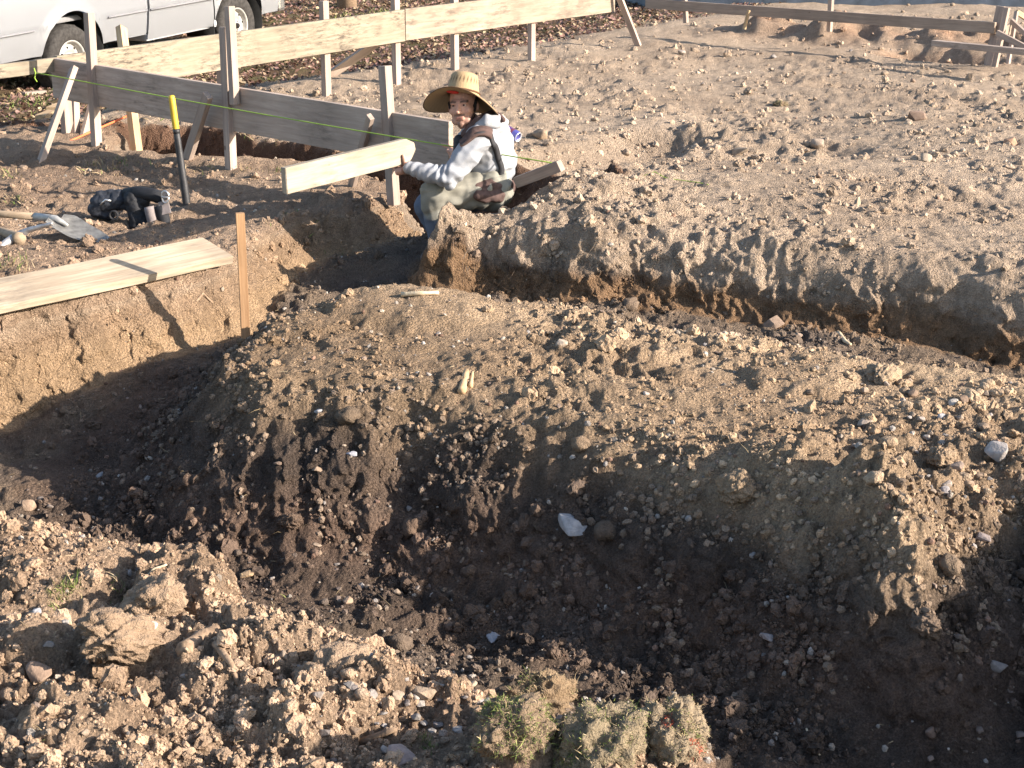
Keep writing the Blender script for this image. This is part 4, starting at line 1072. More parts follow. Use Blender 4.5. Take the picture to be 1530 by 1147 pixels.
# wood scraps by the corner
for k, (ax_, ay_, bx_, by_, Y, lab) in enumerate(((60, 176, 79, 168, 15.6, 'short bright pine offcut on the leafy ground behind the brace'), (76, 164, 90, 158, 16.0, 'second bright pine offcut lying across its neighbour behind the brace'))):
    o = plank('wood_offcut', at(ax_, ay_, -.14), at(bx_, by_, -.14), .05, .09, W_FRESH, None, warp=0); tag(o, lab, 'offcut')
o = plank('wood_block', atd(34, 133, 18), atd(66, 130, 18.2), .09, .08, W_POST, None, warp=0); o.location.z = -.42; tag(o, 'brown wood block in the shade under the pickup tail', 'block')

# ------------------------------------------------------------------ held board
hb0 = atd(424, 270, 8.40); hb1 = atd(618, 222, 9.12)
hdir = (hb1 - hb0).normalized(); hn = Vector((hdir.y, -hdir.x, 0)).normalized()
hup = (Vector((0, 0, 1)) - hdir * hdir.z).normalized()
Lh = (hb1 - hb0).length; hh = .066; th_ = .019
bm = bmesh.new()
outl = [(-Lh / 2, -hh), (Lh / 2 - .05, -hh), (Lh / 2, -.01), (Lh / 2 - .01, hh * .55), (Lh / 2 - .07, hh), (-Lh / 2, hh)]
f0 = [bm.verts.new((x, th_, z)) for x, z in outl]; f1 = [bm.verts.new((x, -th_, z)) for x, z in outl]
n = len(outl)
bm.faces.new(f0); bm.faces.new(f1[::-1])
for i in range(n): bm.faces.new((f0[i], f1[i], f1[(i + 1) % n], f0[(i + 1) % n]))
bmesh.ops.recalc_face_normals(bm, faces=bm.faces[:]); bmesh.ops.bevel(bm, geom=bm.edges[:], offset=.003, segments=2, affect='EDGES')
me = bpy.data.meshes.new('short_board'); bm.to_mesh(me); bm.free()
HBM = Matrix.Translation((hb0 + hb1) / 2) @ frame(hdir, hup)
o = link('short_board', me, W_HELD, None, HBM); tag(o, 'short pale board with clipped corners held out by the crouching man', 'board')

# ------------------------------------------------------------------ the crouching man
def W(px, py, Y): return atd(px, py + 5, Y)
SKIN = vcol_mat('skin', .55, .35, .15, 90)
SHIRT = vcol_mat('sweatshirt_cloth', .95, .1, .35, 420)
JEANS = vcol_mat('jeans_cloth', .95, .1, .35, 420)
HAIR = simple('dark_hair', (.018, .012, .01), .6, 0, .3, .3, 200)
BROWN = simple('brown_canvas', (.10, .066, .06), .9, 0, .15, .25, 60, .4, 300)
STRAP = simple('black_strap', (.03, .03, .034), .7, 0, .3, .2, 60)
BOOT = simple('boot_leather', (.10, .085, .08), .8, 0, .3, .3, 40, .4, 150)
STRAW = vcol_mat('straw', .8, .3, .5, 260)
RED = simple('red_lining', (.55, .04, .03), .8, 0, .2, .15, 60)
pel = W(727, 268, 9.28); che = W(722, 215, 9.24); nek = W(710, 186, 9.23)
shL = W(716, 203, 9.06); elL = W(671, 261, 8.96); wrL = W(612, 246, 9.00)
shR = W(702, 205, 9.40); elR = W(694, 246, 9.48); wrR = W(683, 232, 9.52)
hpL = W(735, 276, 9.18); knL = W(648, 284, 9.06); anL = W(660, 366, 9.10); toL = W(641, 377, 8.98)
hpR = W(722, 276, 9.40); knR = W(640, 303, 9.36); anR = W(668, 362, 9.40); toR = W(650, 372, 9.30)
HC = W(692, 153, 9.18)                       # head centre
HF = Vector((-.25, -.96, .04)).normalized()  # where the face looks
HU = (Vector((-.10, .03, 1)) - HF * Vector((-.10, .03, 1)).dot(HF)).normalized()
HL = HU.cross(HF)                             # his left
def H(l, f, u): return HC + HL * l + HF * f + HU * u
hq = Matrix((HL, HF, HU)).transposed().to_quaternion()
skin = []
# head: skull, face, jaw, brow, nose, cheeks, lips, chin, ears
skin += [('e', H(0, -.018, .035), (.074, .092, .082), hq), ('e', H(0, .028, -.02), (.062, .064, .085), hq), ('c', H(-.03, .055, -.072), .026, H(.03, .055, -.072), .026), ('c', H(0, .072, -.090), .020, H(0, .066, -.098), .02),
         ('c', H(-.036, .077, .026), .014, H(.036, .077, .026), .014), ('c', H(0, .088, .018), .009, H(0, .112, -.022), .0125), ('c', H(-.013, .097, -.027), .009, H(.013, .097, -.027), .009),
         ('e', H(.040, .062, -.02), (.022, .022, .02), hq), ('e', H(-.040, .062, -.02), (.022, .022, .02), hq),
         ('c', H(-.018, .088, -.052), .0065, H(.018, .088, -.052), .0065), ('c', H(-.015, .087, -.061), .007, H(.015, .087, -.061), .007),
         ('e', H(.076, -.005, -.005), (.010, .019, .032), hq), ('e', H(-.076, -.005, -.005), (.010, .019, .032), hq),
         ('c', H(0, -.02, -.06), .052, nek, .058)]
skin += [('c', nek, .06, che, .10), ('c', che, .115, pel, .115), ('c', shL, .055, che, .09), ('c', shR, .055, che, .09),
         ('c', shL, .048, elL, .038), ('c', elL, .036, wrL, .025), ('c', shR, .048, elR, .038), ('c', elR, .036, wrR, .025),
         ('c', hpL, .082, knL, .055), ('c', knL, .052, anL, .036), ('c', anL, .036, toL, .03), ('c', hpR, .082, knR, .055), ('c', knR, .052, anR, .036), ('c', anR, .036, toR, .03), ('c', hpL, .09, hpR, .09)]
# left hand closed round the lower edge of the board, thumb up its face
gx = HBM @ Vector((0, 0, 0)); gp = None
best = None
for i in range(200):
    p = hb0.lerp(hb1, i / 199) - hup * hh
    q = 765 + FOC * p.x / (p.y * CP + (CAM_H - p.z) * SP)
    if best is None or abs(q - 601) < best[0]: best = (abs(q - 601), p)
gp = best[1]                                   # bottom edge of the board where he grips it
face = -Vector((hn.x, hn.y, 0)) if hn.y > 0 else Vector((hn.x, hn.y, 0))
def G(b, f, u): return gp + hdir * b + face * f + hup * u
palm = G(.0, .012, -.032)
skin += [('c', wrL, .026, G(.025, .012, -.03), .028), ('c', G(.032, .012, -.028), .024, G(-.030, .010, -.030), .022), ('c', G(.03, .0, -.04), .02, G(-.03, -.004, -.04), .018)]
for k in range(4):
    b = .034 - k * .021; ln = (.85, 1, .95, .78)[k]
    skin += [('c', G(b, -.004, -.036), .0105, G(b - .002, -.030, -.022), .010), ('c', G(b - .002, -.030, -.022), .010, G(b - .003, -.031, .018 * ln), .009), ('c', G(b - .003, -.031, .018 * ln), .009, G(b - .003, -.029, .042 * ln), .0078)]
skin += [('c', G(.022, .022, -.030), .015, G(-.004, .033, -.006), .0125), ('c', G(-.004, .033, -.006), .0125, G(-.014, .032, .024), .0112), ('c', G(-.014, .032, .024), .011, G(-.018, .029, .052), .009)]
# right hand resting on the end of the batter board
rp_ = NB + Vector((0, 0, -.13))
for k in range(4):
    o_ = ND * (-.018 * k)
    skin += [('c', wrR + o_ * .6, .012, wrR.lerp(rp_, .6) + o_, .0105), ('c', wrR.lerp(rp_, .6) + o_, .0105, rp_ + o_ + NN * .02, .009)]
skin += [('c', wrR, .025, wrR.lerp(rp_, .5), .025), ('c', wrR.lerp(rp_, .3), .013, rp_ + Vector((0, 0, -.03)) + NN * .03, .010)]
me = blob_me('person', skin, .0052, 2)
co = verts_np(me)
rel = co - np.array(HC)
hl, hf, hu = rel @ np.array(HL), rel @ np.array(HF), rel @ np.array(HU)
base = np.tile(np.array([[.56, .32, .24]]), (len(co), 1))
def blend(c, col, m): return c * (1 - m[:, None]) + np.array(col)[None, :] * m[:, None]
face_m = (np.abs(hl) < .09) & (np.abs(hf) < .14) & (np.abs(hu) < .16)
# moustache, goatee and stubble, brows, lips
must = face_m * np.clip(1 - np.abs(hu + .042) / .010, 0, 1) * (np.abs(hl) < .030) * (hf > .07)
goat = face_m * np.clip(1.3 - np.hypot(hl / .024, (hu + .092) / .022), 0, 1) * (hf > .04)
stub = face_m * sstep(-.02, -.05, hu) * (hf > -.02) * (hu > -.12) * .35
brow = face_m * np.clip(1.4 - np.abs(hu - .030 + .12 * np.abs(np.abs(hl) - .03)) / .006, 0, 1) * (np.abs(hl) > .012) * (np.abs(hl) < .048) * (hf > .05)
lips = face_m * np.clip(1.2 - np.abs(hu + .057) / .007, 0, 1) * (np.abs(hl) < .020) * (hf > .07)
eyes = face_m * np.clip(1.3 - np.hypot((np.abs(hl) - .030) / .013, (hu - .010) / .007), 0, 1) * (hf > .05)
base = blend(base, (.10, .055, .04), np.clip(stub, 0, 1)); base = blend(base, (.05, .028, .02), np.clip(must, 0, 1) * .85); base = blend(base, (.06, .035, .025), np.clip(goat, 0, 1) * .75)
base = blend(base, (.03, .02, .015), np.clip(brow, 0, 1) * .9); base = blend(base, (.36, .13, .11), np.clip(lips, 0, 1) * .8); base = blend(base, (.16, .075, .055), np.clip(eyes, 0, 1) * .7)
vcol(me, base)
man = link('person', me, SKIN)
tag(man, 'crouching man in straw hat and light grey sweatshirt holding a short board in the trench', 'person')
for sgn in (-1, 1):
    eye = link('eye', lathe_me('eye', [(.0005, -.010), (.006, -.008), (.010, 0), (.006, .008), (.0005, .010)], 16), simple('eye_white', (.55, .5, .46), .3, 0, .5, .05), man, Matrix.Translation(H(.030 * sgn, .0735, .010)))
    link('iris', lathe_me('iris', [(.0005, -.004), (.0048, -.003), (.0048, .003), (.0005, .004)], 14), HAIR, eye, Matrix.Translation(H(.030 * sgn - .001, .0825, .0095)))
# hair under the hat, beard line
me = blob_me('hair', [('e', H(0, -.03, .03), (.078, .085, .085), hq), ('c', H(.073, .0, .02), .012, H(.069, .022, -.03), .007), ('c', H(-.073, .0, .02), .012, H(-.069, .022, -.03), .007), ('c', H(0, -.075, .0), .04, H(0, -.07, -.05), .03)], .005, 2)
co = verts_np(me); rel = co - np.array(HC); hl, hf, hu = rel @ np.array(HL), rel @ np.array(HF), rel @ np.array(HU)
link('hair', me, HAIR, man)
# sweatshirt
sh = [('c', W(727, 262, 9.28), .150, che, .155), ('c', che, .150, W(714, 193, 9.23), .095), ('c', shL, .078, che, .14), ('c', shR, .078, che, .14), ('c', W(738, 235, 9.28), .13, W(733, 205, 9.26), .125),
      ('c', shL, .078, shL.lerp(elL, .5), .070), ('c', shL.lerp(elL, .5), .070, elL, .060), ('c', elL, .060, elL.lerp(wrL, .5), .052), ('c', elL.lerp(wrL, .5), .052, wrL, .036), ('c', shR, .075, elR, .058), ('c', elR, .056, wrR, .036)]
me = blob_me('sweatshirt', sh, .0065, 4)
co = verts_np(me); nn = norms_np(me)
ax = np.array(elL - shL); bx_ = np.array(wrL - elL)
tu = ((co - np.array(shL)) @ ax) / (ax @ ax); tf = ((co - np.array(elL)) @ bx_) / (bx_ @ bx_)
near_arm = lambda p, d, t: np.linalg.norm(co - (np.array(p)[None, :] + np.clip(t, 0, 1)[:, None] * d[None, :]), axis=1)
du, df = near_arm(shL, ax, tu), near_arm(elL, bx_, tf)
fore_m = sstep(.085, .065, df) * sstep(-.05, .1, tf); up_m = sstep(.11, .08, du)
wob = perlin(co[:, 0] * 9, co[:, 2] * 9, 130) * 2.2
d = fore_m * .0045 * (np.sin(tf * 30 + wob * 2.2 + co[:, 1] * 40) + .8 * perlin(tf * 9, co[:, 1] * 14, 136)) * (.5 + .5 * sstep(1.1, .2, tf)) + up_m * .006 * np.sin(tu * 17 + wob * 1.5) * sstep(.3, .9, tu)
d += (.010 * (1 - 2.2 * np.abs(perlin(co[:, 0] * 5 + co[:, 2] * 6, co[:, 2] * 9 - co[:, 0] * 4, 131))) - .005) * (1 - .7 * fore_m) + .003 * perlin(co[:, 0] * 22, co[:, 2] * 34, 132)
d += .010 * np.sin(co[:, 2] * 75 + wob * 1.4) * sstep(W(0, 238, 9.2).z, W(0, 262, 9.2).z, co[:, 2]) * (1 - fore_m)
set_verts(me, co + nn * d[:, None])
c = np.tile(np.array([[.28, .293, .322]]), (len(co), 1)); c = c * (1 + .03 * perlin(co[:, 0] * 6, co[:, 2] * 6, 133))[:, None]
vcol(me, np.clip(c, 0, .8)); shirt = link('sweatshirt', me, SHIRT, man)
shirt_bvh = BVHTree.FromPolygons([tuple(p) for p in verts_np(me)], [tuple(p.vertices) for p in me.polygons])
# hood lying on the shoulders, brown lining round the neck
hood = [('c', W(747, 178, 9.24), .046, W(728, 176, 9.08), .040), ('c', W(747, 180, 9.24), .046, W(722, 184, 9.40), .040), ('c', W(748, 190, 9.24), .05, W(740, 186, 9.2), .05), ('c', W(728, 176, 9.08), .038, W(703, 193, 9.10), .022)]
me = blob_me('hood', hood, .006, 3); co = verts_np(me); nn = norms_np(me)
set_verts(me, co + nn * (.010 * perlin(co[:, 0] * 20, co[:, 2] * 28, 134))[:, None]); vcol(me, np.tile(np.array([[.30, .31, .335]]), (len(co), 1))); link('hood', me, SHIRT, man)
link('collar', blob_me('collar', [('c', W(736, 167, 9.22), .03, W(716, 174, 9.10), .028), ('c', W(716, 174, 9.10), .028, W(694, 195, 9.10), .022), ('c', W(736, 167, 9.22), .03, W(712, 178, 9.36), .028), ('c', W(744, 168, 9.2), .022, W(752, 174, 9.16), .015)], .006, 3), BROWN, man)
def strap_on(name, pts, wd, mat, lift=.006):
    """a band lying on the sweatshirt"""
    P = []
    pts = [Vector(p) for p in pts]
    for i in range(len(pts) - 1):
        for k in range(6): P.append(pts[i].lerp(pts[i + 1], k / 6))
    P.append(pts[-1]); S = []
    for p in P:
        loc, nor, _, _ = shirt_bvh.find_nearest(p)
        S.append((loc, nor))
    for _ in range(4):
        S = [S[0]] + [((S[i - 1][0] + S[i][0] * 2 + S[i + 1][0]) / 4, (S[i - 1][1] + S[i][1] * 2 + S[i + 1][1]).normalized()) for i in range(1, len(S) - 1)] + [S[-1]]
    V, F = [], []
    for i, (l, nrm) in enumerate(S):
        t = (S[min(i + 1, len(S) - 1)][0] - S[max(i - 1, 0)][0]).normalized(); b = nrm.cross(t).normalized()
        for q, up in ((-1, 0), (-1, 1), (1, 1), (1, 0)): V.append(l + b * wd * .5 * q + nrm * (lift if up else -.004))
    for i in range(len(S) - 1):
        for k in range(4): a = i * 4 + k; b = i * 4 + (k + 1) % 4; F.append((a, b, b + 4, a + 4))
    me = mesh_py(name, V, F); bm = bmesh.new(); bm.from_mesh(me); bmesh.ops.recalc_face_normals(bm, faces=bm.faces[:]); bm.to_mesh(me); bm.free()
    return link(name, smooth(me), mat, man)
strap_on('shoulder_strap', [W(690, 212, 9.0), W(697, 196, 8.98), W(711, 186, 8.98), W(728, 188, 9.0), W(742, 194, 9.02)], .060, BROWN, .012)
strap_on('strap_edge', [W(692, 214, 8.98), W(700, 200, 8.96), W(713, 191, 8.96), W(729, 193, 8.98), W(743, 200, 9.0)], .014, STRAP, .014)
strap_on('back_strap', [W(744, 196, 9.0), W(752, 215, 9.02), W(757, 240, 9.05), W(759, 262, 9.05)], .030, STRAP, .010)
me = blob_me('chest_bag', [('c', W(686, 204, 9.12), .032, W(685, 232, 9.10), .034), ('c', W(692, 214, 9.06), .03, W(690, 240, 9.08), .028)], .006, 3); link('chest_bag', me, STRAP, man)
# belt and pouch at the waist
me = blob_me('tool_belt', [('c', W(757, 274, 9.2), .05, W(735, 272, 9.10), .048), ('c', W(735, 272, 9.10), .046, W(708, 278, 9.08), .04), ('c', W(744, 286, 9.1), .045, W(716, 288, 9.04), .035)], .006, 3)
co = verts_np(me); nn = norms_np(me); set_verts(me, co + nn * (.008 * perlin(co[:, 0] * 24, co[:, 2] * 30, 135))[:, None]); link('tool_belt', me, BROWN, man)
# jeans
jn = [('c', hpL, .112, hpL.lerp(knL, .5), .100), ('c', hpL.lerp(knL, .5), .098, knL, .076), ('c', knL, .076, knL.lerp(anL, .4), .070), ('c', knL.lerp(anL, .4), .070, anL, .058), ('c', hpR, .11, knR, .078), ('c', knR, .076, anR, .058), ('c', hpL, .12, hpR, .12), ('c', pel, .13, (hpL + hpR) / 2, .125)]
me = blob_me('jeans', jn, .0065, 4); co = verts_np(me); nn = norms_np(me)
axt = np.array(knL - hpL); tt_ = ((co - np.array(hpL)) @ axt) / (axt @ axt); axs = np.array(anL - knL); ts_ = ((co - np.array(knL)) @ axs) / (axs @ axs)
wob = perlin(co[:, 0] * 10, co[:, 2] * 10, 140) * 2
d = .006 * np.sin(tt_ * 26 + wob + co[:, 2] * 20) * sstep(.6, .1, tt_) + .007 * np.sin(ts_ * 22 + wob * 1.5 + co[:, 0] * 30) * sstep(.6, .05, ts_) * (ts_ > -.1) + .012 * (.5 - np.abs(perlin(co[:, 0] * 8 + co[:, 2] * 5, co[:, 2] * 8, 141))) * 1.2
set_verts(me, co + nn * d[:, None])
low = sstep(W(0, 311, 9.1).z, W(0, 318, 9.1).z, co[:, 2] + .05 * perlin(co[:, 0] * 9, co[:, 2] * 9, 142)); rgt = sstep(9.2, 9.28, co[:, 1])
c = np.tile(np.array([[.225, .218, .188]]), (len(co), 1)) * (1 + .14 * perlin(co[:, 0] * 8, co[:, 2] * 8, 143))[:, None]
c = blend(c, (.12, .14, .185), np.clip(low + rgt, 0, 1)); vcol(me, c); link('jeans', me, JEANS, man)
for an, to in ((anL, toL), (anR, toR)):
    f = (to - an).normalized()
    bt = link('boot', blob_me('boot', [('c', an + Vector((0, 0, .05)), .05, an, .05), ('c', an + Vector((0, 0, -.015)), .045, to + Vector((0, 0, 0)), .038), ('c', to, .038, to + f * .04, .03)], .006, 3), BOOT, man)
# straw hat
HATU = (HU * .93 - HF * .30 + HL * .12).normalized(); HATF = (HF - HATU * HF.dot(HATU)).normalized(); HATL = HATU.cross(HATF)
hat0 = H(0, -.010, .054)
V, F, C_ = [], [], []
SEG = 72
prof = [(.0, .120), (.032, .120), (.054, .117), (.067, .110), (.072, .097), (.075, .075), (.079, .05), (.085, .02), (.090, .002)]
prof += [(.105, -.006), (.13, -.012), (.155, -.018), (.180, -.024), (.198, -.030), (.204, -.033)]
for (r_, u_) in prof:
    for k in range(SEG):
        a = 2 * math.pi * k / SEG; cl, cf = math.cos(a), math.sin(a)
        b_ = max(0, (r_ - .10) / .10)
        dz = -.052 * b_ ** 1.4 * cl * cl + .030 * b_ ** 1.3 * max(0, cf) ** 1.5 - .010 * b_ * max(0, -cf)
        el_ = 1.08 if r_ < .1 else 1.03
        V.append(hat0 + HATL * (r_ * cl) + HATF * (r_ * el_ * cf) + HATU * (u_ + dz))
        weave = .9 + .1 * ((k % 2) ^ (int(r_ * 300) % 2))
        cc = Vector((.37, .26, .145)) * weave
        if .06 < u_ < .09 and r_ > .07 and k % 3 == 0: cc = Vector((.06, .035, .02))
        if r_ > .2: cc = Vector((.12, .07, .04))
        C_.append(cc)
for i in range(len(prof) - 1):
    for k in range(SEG): a = i * SEG + k; b = i * SEG + (k + 1) % SEG; F.append((a, b, b + SEG, a + SEG))
bm = bmesh.new(); vs = [bm.verts.new(v) for v in V]
for f in F:
    try: bm.faces.new([vs[k] for k in f])
    except ValueError: pass
me = bpy.data.meshes.new('hat'); bm.to_mesh(me); bm.free(); vcol(me, np.array([c[:] for c in C_])); smooth(me)
bm = bmesh.new(); bm.from_mesh(me); bmesh.ops.recalc_face_normals(bm, faces=bm.faces[:]); bm.to_mesh(me); bm.free()
hat = link('straw_hat', me, STRAW, man)
md = hat.modifiers.new('thick', 'SOLIDIFY'); md.thickness = .004; md.offset = 0
def hatp(r_, a, u_): return hat0 + HATL * (r_ * math.cos(a)) + HATF * (r_ * 1.08 * math.sin(a)) + HATU * u_
link('hat_band', tube_me('hat_band', [hatp(.0885, 2 * math.pi * k / 40, .016) for k in range(41)], .006, 6, False), simple('hat_cord', (.10, .05, .025), .8), hat)
link('lining', blob_me('lining', [('e', hat0 + HATF * .125 + HATL * -.02 + HATU * -.012, (.035, .030, .006), Matrix((HATL, HATF, HATU)).transposed().to_quaternion())], .003, 1), RED, hat)
link('chin_cord', tube_me('chin_cord', [H(.080, .012, .05), H(.079, .020, .0), H(.066, .034, -.06), H(.03, .05, -.105)], .003, 6), HAIR, hat)
# can tucked behind him
CANM, N_, L_, b_ = mat_new('can_print'); b_.inputs['Metallic'].default_value = .4; b_.inputs['Roughness'].default_value = .35
tc = N_.new('ShaderNodeTexCoord'); sp = N_.new('ShaderNodeSeparateXYZ'); cr = N_.new('ShaderNodeValToRGB'); L_.new(tc.outputs['Object'], sp.inputs[0])
mrg = N_.new('ShaderNodeMapRange'); mrg.inputs[1].default_value = -.07; mrg.inputs[2].default_value = .07; L_.new(sp.outputs['Y'], mrg.inputs[0]); L_.new(mrg.outputs[0], cr.inputs[0])
cr.color_ramp.interpolation = 'CONSTANT'; cr.color_ramp.elements[0].color = (.55, .56, .6, 1); cr.color_ramp.elements[1].position = .30; cr.color_ramp.elements[1].color = (.13, .05, .22, 1)
for p_, c_ in ((.55, (.20, .06, .10, 1)), (.68, (.10, .10, .35, 1)), (.90, (.6, .62, .66, 1))): e_ = cr.color_ramp.elements.new(p_); e_.color = c_
L_.new(cr.outputs[0], b_.inputs['Base Color'])
cn0 = W(752, 187, 9.40); cn1 = W(773, 199, 9.34); cd = (cn1 - cn0).normalized()
cmid = (cn0 + cn1) / 2
can = link('drink_can', lathe_me('drink_can', [(.001, -.062), (.022, -.062), (.026, -.056), (.030, -.048), (.030, .048), (.026, .058), (.0265, .062), (.024, .061), (.022, .055), (.001, .055)], 28), CANM, None, Matrix.Translation(cmid) @ cd.to_track_quat('Y', 'Z').to_matrix().to_4x4())
tag(can, 'purple and silver drink can propped behind the man\'s shoulder', 'can')
lap('man')
# ------------------------------------------------------------------ white pickup
PAINT, N_, L_, b_ = mat_new('white_paint')
b_.inputs['Base Color'].default_value = (.37, .38, .40, 1); b_.inputs['Roughness'].default_value = .32; b_.inputs['Coat Weight'].default_value = .4; b_.inputs['Coat Roughness'].default_value = .1
nz = N_.new('ShaderNodeTexNoise'); nz.inputs['Scale'].default_value = 3; tc = N_.new('ShaderNodeTexCoord'); L_.new(tc.outputs['Object'], nz.inputs['Vector'])
mr = N_.new('ShaderNodeMapRange'); mr.inputs[3].default_value = .28; mr.inputs[4].default_value = .5; L_.new(nz.outputs['Fac'], mr.inputs[0]); L_.new(mr.outputs[0], b_.inputs['Roughness'])
RUBBER = simple('tyre_rubber', (.045, .042, .04), .9, 0, .2, .35, 30, .6, 60)
RIMM = simple('painted_steel_rim', (.38, .365, .34), .5, .3, .4, .25, 14)
TRIM = simple('grey_moulding', (.20, .20, .21), .6, 0, .3, .1)
UNDER = simple('underbody_black', (.015, .015, .015), .9, 0, .2, .2)
GLASS = simple('dark_glass', (.02, .025, .03), .06, 0, .6, .05)
LAMPR = simple('red_lamp', (.45, .01, .015), .15, 0, .6, .1)
LAMPW = simple('clear_lamp', (.7, .7, .7), .1, 0, .6, .1)
CHR = simple('bumper_chrome', (.6, .6, .6), .25, .9, .5, .1)
WB, TR = 3.05, .385
rear = Vector((-4.81, 18.7, -.50)); frnt = Vector((-3.44, 21.42, -.37))
tx = (frnt - rear).normalized(); tyv = Vector((-tx.y, tx.x, 0)).normalized(); tz = tx.cross(tyv).normalized()
org = rear + tyv * .86
TM = Matrix((tx, tyv, tz)).transposed().to_4x4(); TM.translation = org
truck = empty('pickup_truck', org); tag(truck, 'dusty white pickup truck parked behind the sunlit batter board', 'truck')
def tl(name, me, mat, parent=truck, M=None): return link(name, me, mat, parent, TM @ (M or Matrix.Identity(4)))
ARC = .50
def low_edge(x, base):
    z = base
    for xc in (0, WB):
        dx = x - xc
        if abs(dx) < ARC: z = max(z, TR + .03 + math.sqrt(ARC ** 2 - dx * dx))
    return z
def yside(x, z):
    y = .985 - .10 * max(0, (z - .95) / .45) ** 2 - .07 * max(0, (.80 - z) / .4) ** 1.6
    if z < .775: y -= .012
    for xc in (0, WB):
        r_ = math.hypot(x - xc, z - TR - .03)
        y += .040 * max(0, 1 - abs(r_ - ARC) / .12) ** 1.3 if r_ < ARC + .12 else 0
    return y
def side_panel(name, x0, x1, top, base, mat, parent=truck, nz_=22, sides=(-1, 1)):
    out_ = []
    xs = [x0]
    while xs[-1] < x1 - 1e-6:
        st = .06
        for xc in (0, WB):
            if abs(abs(xs[-1] - xc) - ARC) < .07: st = .012
            elif abs(xs[-1] - xc) < ARC + .1: st = .03
        xs.append(min(x1, xs[-1] + st))
    for s_ in sides:
        V, F = [], []
        for x in xs:
            lo = low_edge(x, base(x) if callable(base) else base); hi = top(x) if callable(top) else top
            for j in range(nz_ + 1):
                z = lo + (hi - lo) * j / nz_; V.append((x, s_ * yside(x, z), z))
        m_ = nz_ + 1
        for i in range(len(xs) - 1):
            for j in range(nz_): F.append((i * m_ + j, (i + 1) * m_ + j, (i + 1) * m_ + j + 1, i * m_ + j + 1))
        bm = bmesh.new(); vs = [bm.verts.new(v) for v in V]
        for f in F: bm.faces.new([vs[k] for k in (f if s_ < 0 else f[::-1])])
        bmesh.ops.solidify(bm, geom=bm.faces[:], thickness=.03)
        bmesh.ops.recalc_face_normals(bm, faces=bm.faces[:])
        me = bpy.data.meshes.new(name); bm.to_mesh(me); bm.free(); smooth(me)
        o = tl(name, me, mat, parent); o.modifiers.new('edge', 'EDGE_SPLIT').split_angle = math.radians(35)
        out_.append(o)
    return out_
def tbox(name, x0, x1, y0, y1, z0, z1, mat, parent=truck, bev=.02):
    me = box_me(name, x1 - x0, y1 - y0, z1 - z0, bev)
    return tl(name, me, mat, parent, Matrix.Translation(((x0 + x1) / 2, (y0 + y1) / 2, (z0 + z1) / 2)))
XB, XD0, XD1, XN = 1.29, 1.33, 2.55, 3.97
bed = side_panel('bed_side', -1.22, XB, 1.33, .50, PAINT)
doors = side_panel('door', XD0, XD1 - .008, 1.30, .44, PAINT)
fend = side_panel('fender', XD1 + .008, XN, lambda x: 1.22 - .10 * max(0, (x - 3.0)) , .46, PAINT)
for s_, dr in zip((-1, 1), doors):
    me = tube_me('moulding', [(XD0 + .01, s_ * (yside(1.7, .775) + .004), .775), (XD1 - .02, s_ * (yside(2.6, .775) + .004), .775)], .013, 6); tl('moulding', me, TRIM, dr)
    tbox('handle', XD0 + .1, XD0 + .28, s_ * .975 - .02, s_ * .975 + .02, 1.12, 1.17, TRIM, dr, .008)
for s_, b_o in zip((-1, 1), bed):
    for (xa, xb) in ((-1.20, -.60), (.60, XB - .01)):
        me = tube_me('moulding', [(xa + (xb - xa) * k / 6, s_ * (yside(xa + (xb - xa) * k / 6, .775) + .003), .775) for k in range(7)], .012, 6); tl('moulding', me, TRIM, b_o)
    tbox('tail_light', -1.245, -1.10, s_ * .91 - .07, s_ * .91 + .085, .92, 1.28, LAMPR, truck, .015)
    tbox('headlight', XN - .05, XN + .04, s_ * .78 - .16, s_ * .78 + .16, .85, 1.02, LAMPW, truck, .02)
for s_, f_o in zip((-1, 1), fend):
    me = tube_me('moulding', [(XD1 + .02, s_ * (yside(2.57, .775) + .003), .775), (XD1 + .06, s_ * (yside(2.6, .775) + .003), .775)], .012, 6); tl('moulding', me, TRIM, f_o)
    # two-piece greenhouse pillars live on the cab
tbox('tailgate', -1.235, -1.17, -.80, .80, .62, 1.33, PAINT); tbox('bed_floor', -1.17, XB, -.85, .85, .78, .84, TRIM); tbox('bed_front', XB - .05, XB, -.92, .92, .84, 1.33, PAINT)
tbox('rear_bumper', -1.42, -1.245, -.96, .96, .47, .68, CHR, truck, .03)
me = tube_me('tow_hook', [(-1.18, -.93, .60), (-1.30, -.975, .62), (-1.33, -.975, .55), (-1.24, -.95, .50)], .022, 8); tl('tow_hook', me, UNDER)
tbox('front_bumper', XN - .02, XN + .13, -.95, .95, .45, .70, CHR, truck, .04); tbox('grille', XN - .05, XN + .03, -.58, .58, .74, 1.04, TRIM, truck, .02)
# hood, cab top
def loft(name, secs, mat, parent=truck):
    V, F = [], []; m_ = len(secs[0])
    for s_ in secs: V += s_
    for i in range(len(secs) - 1):
        for k in range(m_): F.append((i * m_ + k, i * m_ + (k + 1) % m_, (i + 1) * m_ + (k + 1) % m_, (i + 1) * m_ + k))
    F.append(tuple(range(m_))[::-1]); F.append(tuple(range((len(secs) - 1) * m_, len(secs) * m_)))
    me = mesh_py(name, V, F); bm = bmesh.new(); bm.from_mesh(me); bmesh.ops.recalc_face_normals(bm, faces=bm.faces[:]); bmesh.ops.bevel(bm, geom=bm.edges[:], offset=.025, segments=3, affect='EDGES'); bm.to_mesh(me); bm.free()
    return tl(name, me, mat, parent)
loft('hood', [[(XD1 - .1, -.86, 1.10), (XD1 - .1, .86, 1.10), (XD1 - .1, .82, 1.27), (XD1 - .1, -.82, 1.27)], [(XN - .02, -.82, .95), (XN - .02, .82, .95), (XN - .02, .78, 1.08), (XN - .02, -.78, 1.08)]], PAINT)
